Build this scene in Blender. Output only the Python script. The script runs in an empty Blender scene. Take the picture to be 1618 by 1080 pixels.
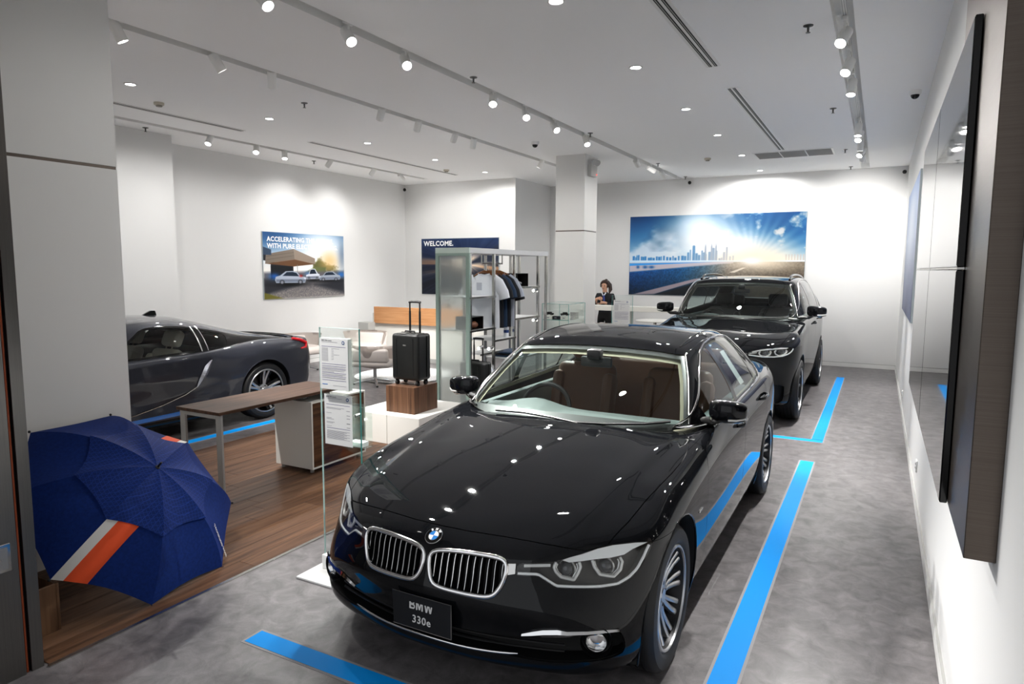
import bpy, bmesh, math, random
import numpy as np
from mathutils import Vector, Matrix
from mathutils.bvhtree import BVHTree
random.seed(7)
S = bpy.context.scene
COL = S.collection
PI = math.pi
# ------------------------------------------------------------------ camera
cam_d = bpy.data.cameras.new('camera')
cam = bpy.data.objects.new('camera', cam_d)
COL.objects.link(cam)
cam_d.sensor_width = 36.0
cam_d.lens = 36.0 * 1068.262 / 1618.0
cam_d.clip_start = 0.05
cam_d.clip_end = 100
_R = Matrix(((0.879095, 0.476622, 0.004886), (0.055806, -0.092738, -0.994125), (-0.473369, 0.874203, -0.108123)))
_m = Matrix((_R[0], -_R[1], -_R[2])).transposed().to_4x4()
_m.translation = (0, 0, 1.837295)
cam.matrix_world = _m
S.camera = cam
# ------------------------------------------------------------------ world, exposure
W = bpy.data.worlds.new('world')
S.world = W
W.use_nodes = True
W.node_tree.nodes['Background'].inputs[0].default_value = (0.93, 0.96, 1.0, 1)
W.node_tree.nodes['Background'].inputs[1].default_value = 0.5
S.view_settings.view_transform = 'Standard'
S.view_settings.look = 'None'
S.view_settings.gamma = 1
S.view_settings.use_curve_mapping = False
S.view_settings.exposure = 1.06
S.cycles.diffuse_bounces = 10
S.cycles.glossy_bounces = 5
S.cycles.transparent_max_bounces = 24
S.cycles.sample_clamp_indirect = 6
POWER_DOWN, POWER_WALL, POWER_CAR = 52, 24, 270       # watts of the recessed, wall-washing and car spotlights
LAMP_COL = (1.0, 0.98, 0.955)
# ------------------------------------------------------------------ helpers
def lin(h):
    h = h.lstrip('#')
    v = [int(h[i:i + 2], 16) / 255 for i in (0, 2, 4)]
    return tuple(x / 12.92 if x <= 0.04045 else ((x + 0.055) / 1.055) ** 2.4 for x in v) + (1,)

MATS = {}
def mat(name, col='#808080', rough=0.5, metal=0.0, coat=0.0, spec=0.5, emit=0.0, sheen=0.0):
    if name in MATS: return MATS[name]
    m = bpy.data.materials.new(name); m.use_nodes = True
    b = m.node_tree.nodes['Principled BSDF']
    c = lin(col) if isinstance(col, str) else tuple(col) + (1,)
    b.inputs['Base Color'].default_value = c
    b.inputs['Roughness'].default_value = rough
    b.inputs['Metallic'].default_value = metal
    b.inputs['Coat Weight'].default_value = coat
    b.inputs['Coat Roughness'].default_value = 0.015; b.inputs['Coat IOR'].default_value = 1.33
    b.inputs['Specular IOR Level'].default_value = spec
    if sheen: b.inputs['Sheen Weight'].default_value = sheen
    if emit:
        b.inputs['Emission Color'].default_value = c
        b.inputs['Emission Strength'].default_value = emit
    m.diffuse_color = c
    MATS[name] = m
    return m

def nodes_of(m):
    return m.node_tree, m.node_tree.nodes, m.node_tree.nodes['Principled BSDF']

def noise_mat(name, c1, c2, scale=(1, 1, 1), detail=6, rough=0.5, bump=0.0, ramp=(0.35, 0.65), nscale=1.0, coat=0.0, metal=0.0, distortion=0.0, spec=0.5):
    """two-colour noise in object space; anisotropic scale gives grain or brushing"""
    m = mat(name, c1, rough, metal, coat, spec)
    t, n, b = nodes_of(m)
    tc = n.new('ShaderNodeTexCoord'); mp = n.new('ShaderNodeMapping'); mp.inputs['Scale'].default_value = scale
    nz = n.new('ShaderNodeTexNoise'); nz.inputs['Scale'].default_value = nscale; nz.inputs['Detail'].default_value = detail
    nz.inputs['Roughness'].default_value = 0.6; nz.inputs['Distortion'].default_value = distortion
    cr = n.new('ShaderNodeValToRGB')
    cr.color_ramp.elements[0].position, cr.color_ramp.elements[1].position = ramp
    cr.color_ramp.elements[0].color, cr.color_ramp.elements[1].color = lin(c1), lin(c2)
    t.links.new(tc.outputs['Object'], mp.inputs[0]); t.links.new(mp.outputs[0], nz.inputs['Vector'])
    t.links.new(nz.outputs['Fac'], cr.inputs[0]); t.links.new(cr.outputs[0], b.inputs['Base Color'])
    if bump:
        bp = n.new('ShaderNodeBump'); bp.inputs['Strength'].default_value = bump; bp.inputs['Distance'].default_value = 0.002
        t.links.new(nz.outputs['Fac'], bp.inputs['Height']); t.links.new(bp.outputs[0], b.inputs['Normal'])
    return m

def glass_mat(name, tint=(0.9, 0.95, 0.93), refl=1.0, f0=0.04):
    """thin clear sheet: tinted transmission plus a mirror reflection that grows towards grazing angles"""
    if name in MATS: return MATS[name]
    m = bpy.data.materials.new(name); m.use_nodes = True
    t = m.node_tree; n = t.nodes; n.clear()
    o = n.new('ShaderNodeOutputMaterial'); mx = n.new('ShaderNodeMixShader')
    tr = n.new('ShaderNodeBsdfTransparent'); gl = n.new('ShaderNodeBsdfGlossy'); lw = n.new('ShaderNodeLayerWeight'); lw.inputs[0].default_value = 0.5
    pw = n.new('ShaderNodeMath'); pw.operation = 'POWER'; pw.inputs[1].default_value = 5.0
    ma = n.new('ShaderNodeMath'); ma.operation = 'MULTIPLY_ADD'; ma.inputs[1].default_value = 1 - f0; ma.inputs[2].default_value = f0
    tr.inputs[0].default_value = tuple(tint) + (1,)
    gl.inputs[0].default_value = (refl, refl, refl, 1); gl.inputs['Roughness'].default_value = 0.0
    t.links.new(lw.outputs['Facing'], pw.inputs[0]); t.links.new(pw.outputs[0], ma.inputs[0]); t.links.new(ma.outputs[0], mx.inputs[0])
    t.links.new(tr.outputs[0], mx.inputs[1]); t.links.new(gl.outputs[0], mx.inputs[2]); t.links.new(mx.outputs[0], o.inputs[0])
    MATS[name] = m
    return m

class MB:
    """collects shapes; build() links them as ONE mesh object"""
    def __init__(s): s.bm = bmesh.new()
    def mesh(s, V, F):
        vs = [s.bm.verts.new(v) for v in V]
        for f in F:
            try: s.bm.faces.new([vs[i] for i in f])
            except ValueError: pass
        return s
    def _merge(s, b):
        me = bpy.data.meshes.new('t'); b.to_mesh(me); b.free(); s.bm.from_mesh(me); bpy.data.meshes.remove(me)
    def box(s, x0, x1, y0, y1, z0, z1, bev=0, seg=2, M=None):
        b = bmesh.new(); bmesh.ops.create_cube(b, size=1)
        for v in b.verts: v.co = Vector(((x0 + x1) / 2 + v.co.x * (x1 - x0), (y0 + y1) / 2 + v.co.y * (y1 - y0), (z0 + z1) / 2 + v.co.z * (z1 - z0)))
        if bev: bmesh.ops.bevel(b, geom=b.edges[:], offset=bev, segments=seg, profile=0.5, affect='EDGES')
        if M is not None: b.transform(M)
        s._merge(b); return s
    def tube(s, path, r, n=8, closed=False, caps=True, squash=1.0, squash2=1.0):
        P = [Vector(p) for p in path]; N = len(P)
        rr = r if hasattr(r, '__len__') else [r] * N
        T = []
        for i in range(N):
            a = P[(i - 1) % N] if (closed or i > 0) else P[i]
            c = P[(i + 1) % N] if (closed or i < N - 1) else P[i]
            d = (c - a); T.append(d.normalized() if d.length > 1e-9 else Vector((0, 0, 1)))
        up = Vector((0, 0, 1)) if abs(T[0].z) < 0.9 else Vector((1, 0, 0))
        u = (up - T[0] * up.dot(T[0])).normalized(); rings = []
        for i in range(N):
            u = (u - T[i] * u.dot(T[i])); u = u.normalized() if u.length > 1e-6 else T[i].orthogonal().normalized()
            w = T[i].cross(u)
            rings.append([s.bm.verts.new(P[i] + (u * math.cos(2 * PI * k / n) * squash + w * math.sin(2 * PI * k / n) * squash2) * rr[i]) for k in range(n)])
        for i in range(N if closed else N - 1):
            A, B = rings[i], rings[(i + 1) % N]
            for k in range(n):
                try: s.bm.faces.new((A[k], A[(k + 1) % n], B[(k + 1) % n], B[k]))
                except ValueError: pass
        if caps and not closed:
            s.bm.faces.new(rings[0][::-1]); s.bm.faces.new(rings[-1])
        return s
    def cyl(s, p0, p1, r0, r1=None, n=16): return s.tube([p0, p1], [r0, r0 if r1 is None else r1], n)
    def lathe(s, prof, n=24, M=None, closed=False):
        """profile of (radius, height) about z"""
        b = bmesh.new(); rings = []
        for r, z in prof:
            if r < 1e-6: rings.append([b.verts.new((0, 0, z))])
            else: rings.append([b.verts.new((r * math.cos(2 * PI * k / n), r * math.sin(2 * PI * k / n), z)) for k in range(n)])
        m = len(rings)
        for i in range(m if closed else m - 1):
            A, B = rings[i], rings[(i + 1) % m]
            for k in range(n):
                q = [A[k % len(A)], A[(k + 1) % n % len(A)], B[(k + 1) % n % len(B)], B[k % len(B)]]
                q = list(dict.fromkeys(q))
                if len(q) > 2:
                    try: b.faces.new(q)
                    except ValueError: pass
        bmesh.ops.recalc_face_normals(b, faces=b.faces)
        if M is not None: b.transform(M)
        s._merge(b); return s
    def prism(s, poly, fa, fb):
        """poly of 2-D points mapped by fa and fb to the two caps"""
        A = [s.bm.verts.new(fa(*p)) for p in poly]; B = [s.bm.verts.new(fb(*p)) for p in poly]
        n = len(poly)
        s.bm.faces.new(A[::-1]); s.bm.faces.new(B)
        for i in range(n): s.bm.faces.new((A[i], A[(i + 1) % n], B[(i + 1) % n], B[i]))
        return s
    def sphere(s, c, r, sc=(1, 1, 1), u=16, v=10, M=None):
        b = bmesh.new(); bmesh.ops.create_uvsphere(b, u_segments=u, v_segments=v, radius=r)
        for q in b.verts: q.co = Vector((q.co.x * sc[0], q.co.y * sc[1], q.co.z * sc[2]))
        if M is not None: b.transform(M)
        for q in b.verts: q.co += Vector(c)
        s._merge(b); return s
    def build(s, name, m, parent=None, ang=35, local=False, recalc=True):
        bm = s.bm
        if recalc: bmesh.ops.recalc_face_normals(bm, faces=bm.faces)
        ca = math.radians(ang)
        for f in bm.faces: f.smooth = True
        for e in bm.edges:
            if len(e.link_faces) == 2 and e.calc_face_angle(0) > ca: e.smooth = False
        me = bpy.data.meshes.new(name); bm.to_mesh(me); bm.free()
        return link(name, me, m, parent, local)

def link(name, me, m, parent=None, local=False):
    o = bpy.data.objects.new(name, me); COL.objects.link(o)
    if m is not None: me.materials.append(m)
    if parent is not None:
        o.parent = parent
        if not local and parent.parent is None: o.matrix_parent_inverse = Matrix.Translation(-Vector(parent.location))
    return o

def tag(o, label=None, cat=None, group=None, kind=None):
    if label: o['label'] = label
    if cat: o['category'] = cat
    if group: o['group'] = group
    if kind: o['kind'] = kind
    return o

def thing(name, label, cat, loc=(0, 0, 0), group=None):
    o = bpy.data.objects.new(name, None); COL.objects.link(o); o.location = loc; o.empty_display_size = 0.1
    return tag(o, label, cat, group)

def struct(mb, name, m, parent=None):
    o = mb.build(name, m, parent)
    if parent is None: o['kind'] = 'structure'
    return o

def copy_tree(o, parent=None):
    c = o.copy(); COL.objects.link(c)
    if parent is not None: c.parent = parent
    for ch in list(o.children): copy_tree(ch, c)
    return c

def text_mesh(body, size, bold=0.0, align='CENTER', depth=0.0006):
    cu = bpy.data.curves.new('txt', 'FONT'); cu.body = body; cu.size = size; cu.align_x = align; cu.align_y = 'CENTER'
    cu.offset = bold; cu.space_character = 1.06; cu.extrude = depth; cu.resolution_u = 2
    o = bpy.data.objects.new('txt', cu); COL.objects.link(o)
    dg = bpy.context.evaluated_depsgraph_get()
    me = bpy.data.meshes.new_from_object(o.evaluated_get(dg))
    bpy.data.objects.remove(o); bpy.data.curves.remove(cu)
    me.materials.clear()
    return me

def text(body, size, M, m, name, parent, bold=0.0, align='CENTER', depth=0.0006, local=False):
    me = text_mesh(body, size, bold, align, depth); me.transform(M); me.name = name
    return link(name, me, m, parent, local)

def frame_M(o, x, y):
    """matrix with origin o, local x and y axes"""
    x = Vector(x).normalized(); y = Vector(y); y = (y - x * y.dot(x)).normalized(); z = x.cross(y)
    m = Matrix((x, y, z)).transposed().to_4x4(); m.translation = Vector(o); return m

def spot(loc, target, watts, angle, blend=0.5, radius=0.035, parent=None):
    d = bpy.data.lights.new('lamp_light', 'SPOT'); d.energy = watts; d.spot_size = math.radians(angle); d.spot_blend = blend
    d.shadow_soft_size = radius; d.color = LAMP_COL
    o = bpy.data.objects.new('lamp_light', d); COL.objects.link(o)
    o.location = loc; o.rotation_euler = (Vector(target) - Vector(loc)).to_track_quat('-Z', 'Y').to_euler()
    return o
# ------------------------------------------------------------------ materials of the shell
ZC = 3.705
white_wall = mat('wall_paint', '#dddddc', 0.85, spec=0.2)
white_ceil = mat('ceiling_paint', '#fafafa', 0.9, spec=0.15)
white_pillar = mat('pillar_paint', '#dcdbd8', 0.8, spec=0.2)
trim_grey = mat('trim_grey', '#a9a9a6', 0.5)
recess_mat = mat('recess_paint', '#e4e4e2', 0.8)
dark_gap = mat('dark_gap', '#1a1b1c', 0.8)
white_metal = mat('white_metal', '#e8e8e6', 0.35)
chrome = mat('chrome', '#e4e4e4', 0.08, 1.0)
satin_chrome = mat('satin_chrome', '#c9c8c5', 0.25, 1.0)
black_plastic = mat('black_plastic', '#0b0b0c', 0.45)
black_gloss = mat('black_gloss', '#040405', 0.08)
steel = noise_mat('brushed_steel', '#5f5650', '#665e57', (2, 2, 420), 3, 0.34, 0.10, metal=1.0)
steel_v = noise_mat('brushed_steel_dark', '#7b7977', '#83817e', (300, 300, 2), 3, 0.3, 0.06, metal=1.0)

def floor_material():
    m = mat('carpet_grey', '#6b696b', 0.34, spec=0.5)
    t, n, b = nodes_of(m)
    tc = n.new('ShaderNodeTexCoord')
    n1 = n.new('ShaderNodeTexNoise'); n1.inputs['Scale'].default_value = 8.5; n1.inputs['Detail'].default_value = 8; n1.inputs['Roughness'].default_value = 0.65; n1.inputs['Distortion'].default_value = 0.6
    n2 = n.new('ShaderNodeTexNoise'); n2.inputs['Scale'].default_value = 260; n2.inputs['Detail'].default_value = 2
    n3 = n.new('ShaderNodeTexNoise'); n3.inputs['Scale'].default_value = 0.8; n3.inputs['Detail'].default_value = 3
    r = n.new('ShaderNodeValToRGB'); e = r.color_ramp.elements
    e[0].position, e[1].position = 0.30, 0.70
    e[0].color, e[1].color = lin('#464344'), lin('#7a7677')
    x = n.new('ShaderNodeMix'); x.data_type = 'RGBA'; x.blend_type = 'OVERLAY'; x.inputs[0].default_value = 0.35
    y = n.new('ShaderNodeMix'); y.data_type = 'RGBA'; y.blend_type = 'OVERLAY'; y.inputs[0].default_value = 0.25
    for q in (n1, n2, n3): t.links.new(tc.outputs['Object'], q.inputs['Vector'])
    t.links.new(n1.outputs['Fac'], r.inputs[0]); t.links.new(r.outputs[0], x.inputs[6]); t.links.new(n2.outputs['Fac'], x.inputs[7])
    t.links.new(x.outputs[2], y.inputs[6]); t.links.new(n3.outputs['Fac'], y.inputs[7]); t.links.new(y.outputs[2], b.inputs['Base Color'])
    bp = n.new('ShaderNodeBump'); bp.inputs['Strength'].default_value = 0.25; bp.inputs['Distance'].default_value = 0.0015
    t.links.new(n2.outputs['Fac'], bp.inputs['Height']); t.links.new(bp.outputs[0], b.inputs['Normal'])
    return m
carpet = floor_material()

def wood_mat(name, c1, c2, axis=1, fine=38.0, rough=0.45, nscale=1.0):
    sc = [fine, fine, fine]; sc[axis] = 1.6
    return noise_mat(name, c1, c2, tuple(sc), 8, rough, 0.08, (0.3, 0.72), nscale, distortion=0.25, spec=0.2)

# ------------------------------------------------------------------ floor
struct(MB().box(-9.7, 0.5, -2.2, 14.4, -0.12, 0.0), 'floor', carpet)
struct(MB().box(-3.285, -3.262, 1.57, 5.62, 0.0, 0.006), 'trim_1', satin_chrome)
wood_floor = thing('wood_floor', None, None); wood_floor['kind'] = 'structure'
plank_mats = [wood_mat('plank_%d' % i, a, b, 1, 26) for i, (a, b) in enumerate((('#3f2a1d', '#7a5840'), ('#4a3224', '#83624a'), ('#38261b', '#6f4f39')))]
px = -5.95
pw = (5.95 - 3.287) / 18
for i in range(18):
    y = 1.58 - random.random() * 0.9
    while y < 5.6:
        y1 = y + 1.22
        a, b = max(y, 1.58), min(y1, 5.6)
        if b - a > 0.03:
            MB().box(px + i * pw + 0.0012, px + (i + 1) * pw - 0.0012, a + 0.001, b - 0.001, 0.0, 0.0045, 0.0008, 1).build('floorboard', random.choice(plank_mats), wood_floor)
        y = y1
# ------------------------------------------------------------------ walls
XR, XL, XL2, YB, YW, XJ = 0.345, -9.62, -9.05, 14.3, 12.6, -6.76
struct(MB().box(XR, XR + 0.15, -0.6, YB + 0.2, 0, ZC + 0.3), 'wall_right', white_wall)
struct(MB().box(XJ, XR, YB, YB + 0.15, 0, ZC + 0.3), 'wall_back', white_wall)
struct(MB().box(XL - 0.15, XJ, YW, YB + 0.15, 0, ZC + 0.3), 'wall_rear_left', white_wall)
struct(MB().box(XL - 0.15, XL, 6.42, YW, 0, ZC + 0.3).box(XL - 0.15, XL2, 1.2, 6.42, 0, ZC + 0.3), 'wall_left', white_wall)
struct(MB().box(XL - 0.15, -5.0, 1.2, 1.35, 0, ZC + 0.3), 'wall_front', white_wall)
for nm, a in (('right', (XR - 0.012, XR, 1.0, YB, 0.0, 0.075)), ('back', (XJ, XR - 0.012, YB - 0.012, YB, 0.0, 0.075)),
              ('rear_left', (XL, XJ, YW - 0.012, YW, 0.0, 0.075)), ('left', (XL, XL + 0.012, 6.42, YW - 0.012, 0.0, 0.075))):
    struct(MB().box(*a, 0.003, 1), 'baseboard_' + nm, white_metal)
    b = list(a); b[4], b[5] = 0.079, 0.086
    struct(MB().box(*b), 'trim_line_' + nm, trim_grey)
# ceiling: strips between the recessed slots
slots = [(-8.64, -8.50, 2.0, 12.0), (-5.37, -5.24, 2.0, 11.75), (-3.83, -3.70, 1.6, 14.2), (-0.42, -0.275, 2.0, 14.2)]
cb = MB(); xs = XL - 0.15
for (a, b, y0, y1) in slots:
    cb.box(xs, a, -0.6, 14.45, ZC, ZC + 0.085)
    cb.box(a, b, -0.6, y0, ZC, ZC + 0.085); cb.box(a, b, y1, 14.45, ZC, ZC + 0.085)
    xs = b
cb.box(xs, XR + 0.15, -0.6, 14.45, ZC, ZC + 0.085)
cb.box(XL - 0.15, XR + 0.15, -0.6, 14.45, ZC + 0.085, ZC + 0.3)
struct(cb, 'ceiling', white_ceil)
for k, (a, b, y0, y1) in enumerate(slots):
    struct(MB().box(a, a + 0.004, y0, y1, ZC - 0.001, ZC + 0.08).box(b - 0.004, b, y0, y1, ZC - 0.001, ZC + 0.08).box(a + 0.004, b - 0.004, y0, y1, ZC + 0.078, ZC + 0.083), 'trim_%d' % (k + 2), recess_mat)
# square white pillars with a thin metal seam
def pillar(n, x0, x1, y0, y1):
    p = struct(MB().box(x0, x1, y0, y1, 0, 2.455).box(x0, x1, y0, y1, 2.475, ZC).box(x0 + 0.01, x1 - 0.01, y0 + 0.01, y1 - 0.01, 2.455, 2.475), 'column_%d' % n, white_pillar)
    MB().box(x0 + 0.004, x1 - 0.004, y0 + 0.004, y1 - 0.004, 2.4555, 2.4745).build('seam_strip', steel, p)
pillar(1, -5.05, -4.365, 1.95, 2.70)
pillar(2, -4.865, -4.342, 10.5, 11.05)
# steel clad jamb of the shop front (left) and its orange-lined slot
j = struct(MB().box(-4.6, -3.297, -0.4, 1.490, 0, 3.7), 'column_3', steel_v)
struct(MB().box(-4.6, -3.30, 1.515, 1.565, 0, 3.7).box(-4.6, -3.42, 1.490, 1.515, 0, 3.7), 'column_4', steel_v)
struct(MB().box(-3.42, -3.312, 1.499, 1.506, 0, 3.7), 'trim_8', mat('orange_seal', '#a8481c', 0.5))
struct(MB().box(-3.42, -3.325, 1.4905, 1.499, 0, 3.7).box(-3.42, -3.325, 1.506, 1.5145, 0, 3.7), 'trim_9', dark_gap)
# steel clad pilaster on the right wall
struct(MB().box(0.264, XR, 2.345, 3.6, 0.985, 3.7, 0.002, 1), 'column_5', steel)
# ------------------------------------------------------------------ smooth car surfaces
def _basis(N, n, end=None):
    t = np.linspace(0, N - 1, n) if end is None else end
    i = np.minimum(np.floor(t).astype(int), N - 2); f = t - i
    Wm = np.zeros((len(t), N + 2)); r = np.arange(len(t))
    for k, w in enumerate(((1 - f) ** 3 / 6, (3 * f ** 3 - 6 * f ** 2 + 4) / 6, (-3 * f ** 3 + 3 * f ** 2 + 3 * f + 1) / 6, f ** 3 / 6)): Wm[r, i + k] += w
    return Wm
MIR = np.array([-1., 1, 1])
def _ext(C, lo, hi):
    a = C[1] * MIR if lo == 'm' else 2 * C[0] - C[1]
    b = C[-2] * MIR if hi == 'm' else 2 * C[-1] - C[-2]
    return np.concatenate([a[None], C, b[None]])
def _eval(C, lo, hi, Wm):
    e = _ext(C, lo, hi)
    return np.tensordot(Wm, e, (1, 0))
def _sharp(C, lo, hi, it):
    N = len(C); Wi = _basis(N, N, np.arange(N) * 1.0); X = C.copy()
    for _ in range(it): X = X + (C - _eval(X, lo, hi, Wi))
    return X

class Surf:
    """half-body surface from K rings of N control points each (x >= 0); attributes per vertex: xyz, normal, u, v"""
    def __init__(s, C, nu=150, nv=90, it=2, top='m', post=None):
        C = np.array(C, float)
        C = _sharp(C, 'l', top, it)
        C = np.swapaxes(_sharp(np.swapaxes(C, 0, 1), 'm', 'm', it), 0, 1)
        G = _eval(C, 'l', top, _basis(C.shape[0], nv))
        G = np.swapaxes(_eval(np.swapaxes(G, 0, 1), 'm', 'm', _basis(C.shape[1], nu)), 0, 1)
        G[..., 0] = np.maximum(G[..., 0], 0)
        G[:, 0, 0] = 0; G[:, -1, 0] = 0
        if top == 'm': G[-1, :, 0] = 0
        if post is not None: G = post(G)
        du = np.gradient(G, axis=1); dv = np.gradient(G, axis=0)
        Nn = np.cross(du, dv); L = np.linalg.norm(Nn, axis=2, keepdims=True)
        Nn = Nn / np.maximum(L, 1e-12)
        bad = L[..., 0] < 1e-10
        Nn[bad] = (0, 0, 1)
        mid = Nn[nv // 3, nu // 2]
        if mid[0] < 0: Nn = -Nn
        Nn[:, 0, 0] = 0; Nn[:, -1, 0] = 0
        if top == 'm': Nn[-1, :, 0] = 0
        Nn /= np.maximum(np.linalg.norm(Nn, axis=2, keepdims=True), 1e-9)
        u = np.broadcast_to(np.linspace(0, C.shape[1] - 1, nu)[None, :], (nv, nu)); v = np.broadcast_to(np.linspace(0, C.shape[0] - 1, nv)[:, None], (nv, nu))
        s.A = np.concatenate([G, Nn, u[..., None], v[..., None]], 2).reshape(-1, 8)
        idx = np.arange(nu * nv).reshape(nv, nu)
        a, b, c, d = idx[:-1, :-1].ravel(), idx[:-1, 1:].ravel(), idx[1:, 1:].ravel(), idx[1:, :-1].ravel()
        s.F = np.concatenate([np.stack([a, b, c], 1), np.stack([a, c, d], 1)])
    @property
    def T(s): return s.A, s.F

def clip(T, f):
    """keep the part of the triangle set where f <= 0"""
    A, F = T
    if len(F) == 0: return T
    f = np.where(np.abs(f) < 1e-9, -1e-9, f)
    ins = f <= 0; k = ins[F].sum(1)
    out = [F[k == 3]]; newA = []; base = len(A); memo = {}
    def cut(i, j):
        key = (i, j) if i < j else (j, i)
        if key in memo: return memo[key]
        t = f[i] / (f[i] - f[j]); newA.append(A[i] * (1 - t) + A[j] * t)
        memo[key] = base + len(newA) - 1
        return memo[key]
    ex = []
    for tri in F[(k == 1) | (k == 2)]:
        poly = []
        for q in range(3):
            i, j = int(tri[q]), int(tri[(q + 1) % 3])
            if ins[i]: poly.append(i)
            if ins[i] != ins[j]: poly.append(cut(i, j))
        for q in range(1, len(poly) - 1): ex.append((poly[0], poly[q], poly[q + 1]))
    if ex: out.append(np.array(ex))
    F2 = np.concatenate(out); A2 = np.concatenate([A, np.array(newA)]) if newA else A
    used = np.unique(F2); re = -np.ones(len(A2), int); re[used] = np.arange(len(used))
    return A2[used], re[F2]

def psdf(P, poly):
    """signed distance of 2-D points to a closed polygon, negative inside"""
    P = np.asarray(P, float); Q = np.asarray(poly, float); R = np.roll(Q, -1, 0)
    d2 = np.full(len(P), 1e9); odd = np.zeros(len(P), bool)
    for a, b in zip(Q, R):
        e = b - a; w = P - a
        t = np.clip((w @ e) / max(e @ e, 1e-12), 0, 1)
        d2 = np.minimum(d2, ((w - t[:, None] * e) ** 2).sum(1))
        c = (a[1] <= P[:, 1]) != (b[1] <= P[:, 1])
        if abs(e[1]) > 1e-12: odd ^= c & (P[:, 0] < a[0] + (P[:, 1] - a[1]) / e[1] * e[0])
    d = np.sqrt(d2)
    return np.where(odd, -d, d)

def rnd(poly, it=2, k=0.25):
    """corner cutting of a closed polygon"""
    P = np.array(poly, float)
    for _ in range(it):
        Q = np.roll(P, -1, 0)
        P = np.stack([P * (1 - k) + Q * k, P * k + Q * (1 - k)], 1).reshape(-1, P.shape[1])
    return P

def resample(P, n, closed=False):
    P = np.array(P, float)
    if closed: P = np.concatenate([P, P[:1]])
    d = np.concatenate([[0], np.cumsum(np.linalg.norm(np.diff(P, axis=0), axis=1))])
    t = np.linspace(0, d[-1], n + 1)[:-1] if closed else np.linspace(0, d[-1], n)
    return np.stack([np.interp(t, d, P[:, k]) for k in range(P.shape[1])], 1)

def mirrorT(T):
    A, F = T; B = A.copy(); B[:, 0] *= -1; B[:, 3] *= -1
    return B, F[:, ::-1]
def joinT(T1, T2): return np.concatenate([T1[0], T2[0]]), np.concatenate([T1[1], T2[1] + len(T1[0])])
def both(T): return joinT(T, mirrorT(T))
def offT(T, d):
    A = T[0].copy(); A[:, :3] += A[:, 3:6] * d; return A, T[1]

def skin(name, T, m, parent):
    """a mesh object from a triangle set, with the smooth surface's own normals"""
    A, F = T
    me = bpy.data.meshes.new(name)
    if len(F) == 0: return None
    # make winding agree with normals
    n = np.cross(A[F[:, 1], :3] - A[F[:, 0], :3], A[F[:, 2], :3] - A[F[:, 0], :3])
    flip = (n * A[F[:, 0], 3:6]).sum(1) < 0
    F = F.copy(); F[flip] = F[flip][:, ::-1]
    ok = (np.linalg.norm(n, axis=1) > 1e-12); F = F[ok]
    me.vertices.add(len(A)); me.vertices.foreach_set('co', A[:, :3].astype(np.float32).ravel())
    me.loops.add(F.size); me.loops.foreach_set('vertex_index', F.astype(np.int32).ravel())
    me.polygons.add(len(F)); me.polygons.foreach_set('loop_start', np.arange(0, F.size, 3, dtype=np.int32))
    me.polygons.foreach_set('use_smooth', np.ones(len(F), bool))
    me.update(calc_edges=True)
    me.normals_split_custom_set_from_vertices([tuple(x) for x in A[:, 3:6]])
    return link(name, me, m, parent, True)

class Caster:
    def __init__(s, *Ts):
        V = []; F = []; o = 0
        for A, f in Ts: V += [tuple(x) for x in A[:, :3]]; F += [tuple(int(i) + o for i in t) for t in f]; o += len(A)
        s.t = BVHTree.FromPolygons(V, F)
    def front(s, x, z, off=0.0):
        h = s.t.ray_cast(Vector((x, -6, z)), Vector((0, 1, 0)))
        if h[0] is None: h = s.t.find_nearest(Vector((x, -0.7, z)))
        n = h[1] if h[1].y < 0 else -h[1]
        return h[0] + n * off
    def side(s, y, z, off=0.0):
        h = s.t.ray_cast(Vector((4, y, z)), Vector((-1, 0, 0)))
        if h[0] is None: h = s.t.find_nearest(Vector((0.9, y, z)))
        n = h[1] if h[1].x > 0 else -h[1]
        return h[0] + n * off
    def top(s, x, y, off=0.0):
        h = s.t.ray_cast(Vector((x, y, 4)), Vector((0, 0, -1)))
        if h[0] is None: h = s.t.find_nearest(Vector((x, y, 1)))
        n = h[1] if h[1].z > 0 else -h[1]
        return h[0] + n * off
def mx(P): return [Vector((-p[0], p[1], p[2])) for p in P]
# ------------------------------------------------------------------ the sedan's control rings
def table(front, side, rear, spine_y, inner_mix=((8, 0.0), (9, 0.55))):
    """front/rear: rings x stations of (x, y, z); side: per station y and (x, z) per ring"""
    K = len(front); rows = []
    for k in range(K):
        r = [tuple(p) for p in front[k]]
        for j, (y, prof) in enumerate(side):
            x, z = prof[k]; yy = y
            if k >= 8: yy = y + (spine_y[j] - y) * {8: 0.25, 9: 0.65, 10: 1.0}[k]
            r.append((x, yy, z))
        r += [tuple(p) for p in rear[k]]
        rows.append(r)
    return np.array(rows, float)

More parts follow.
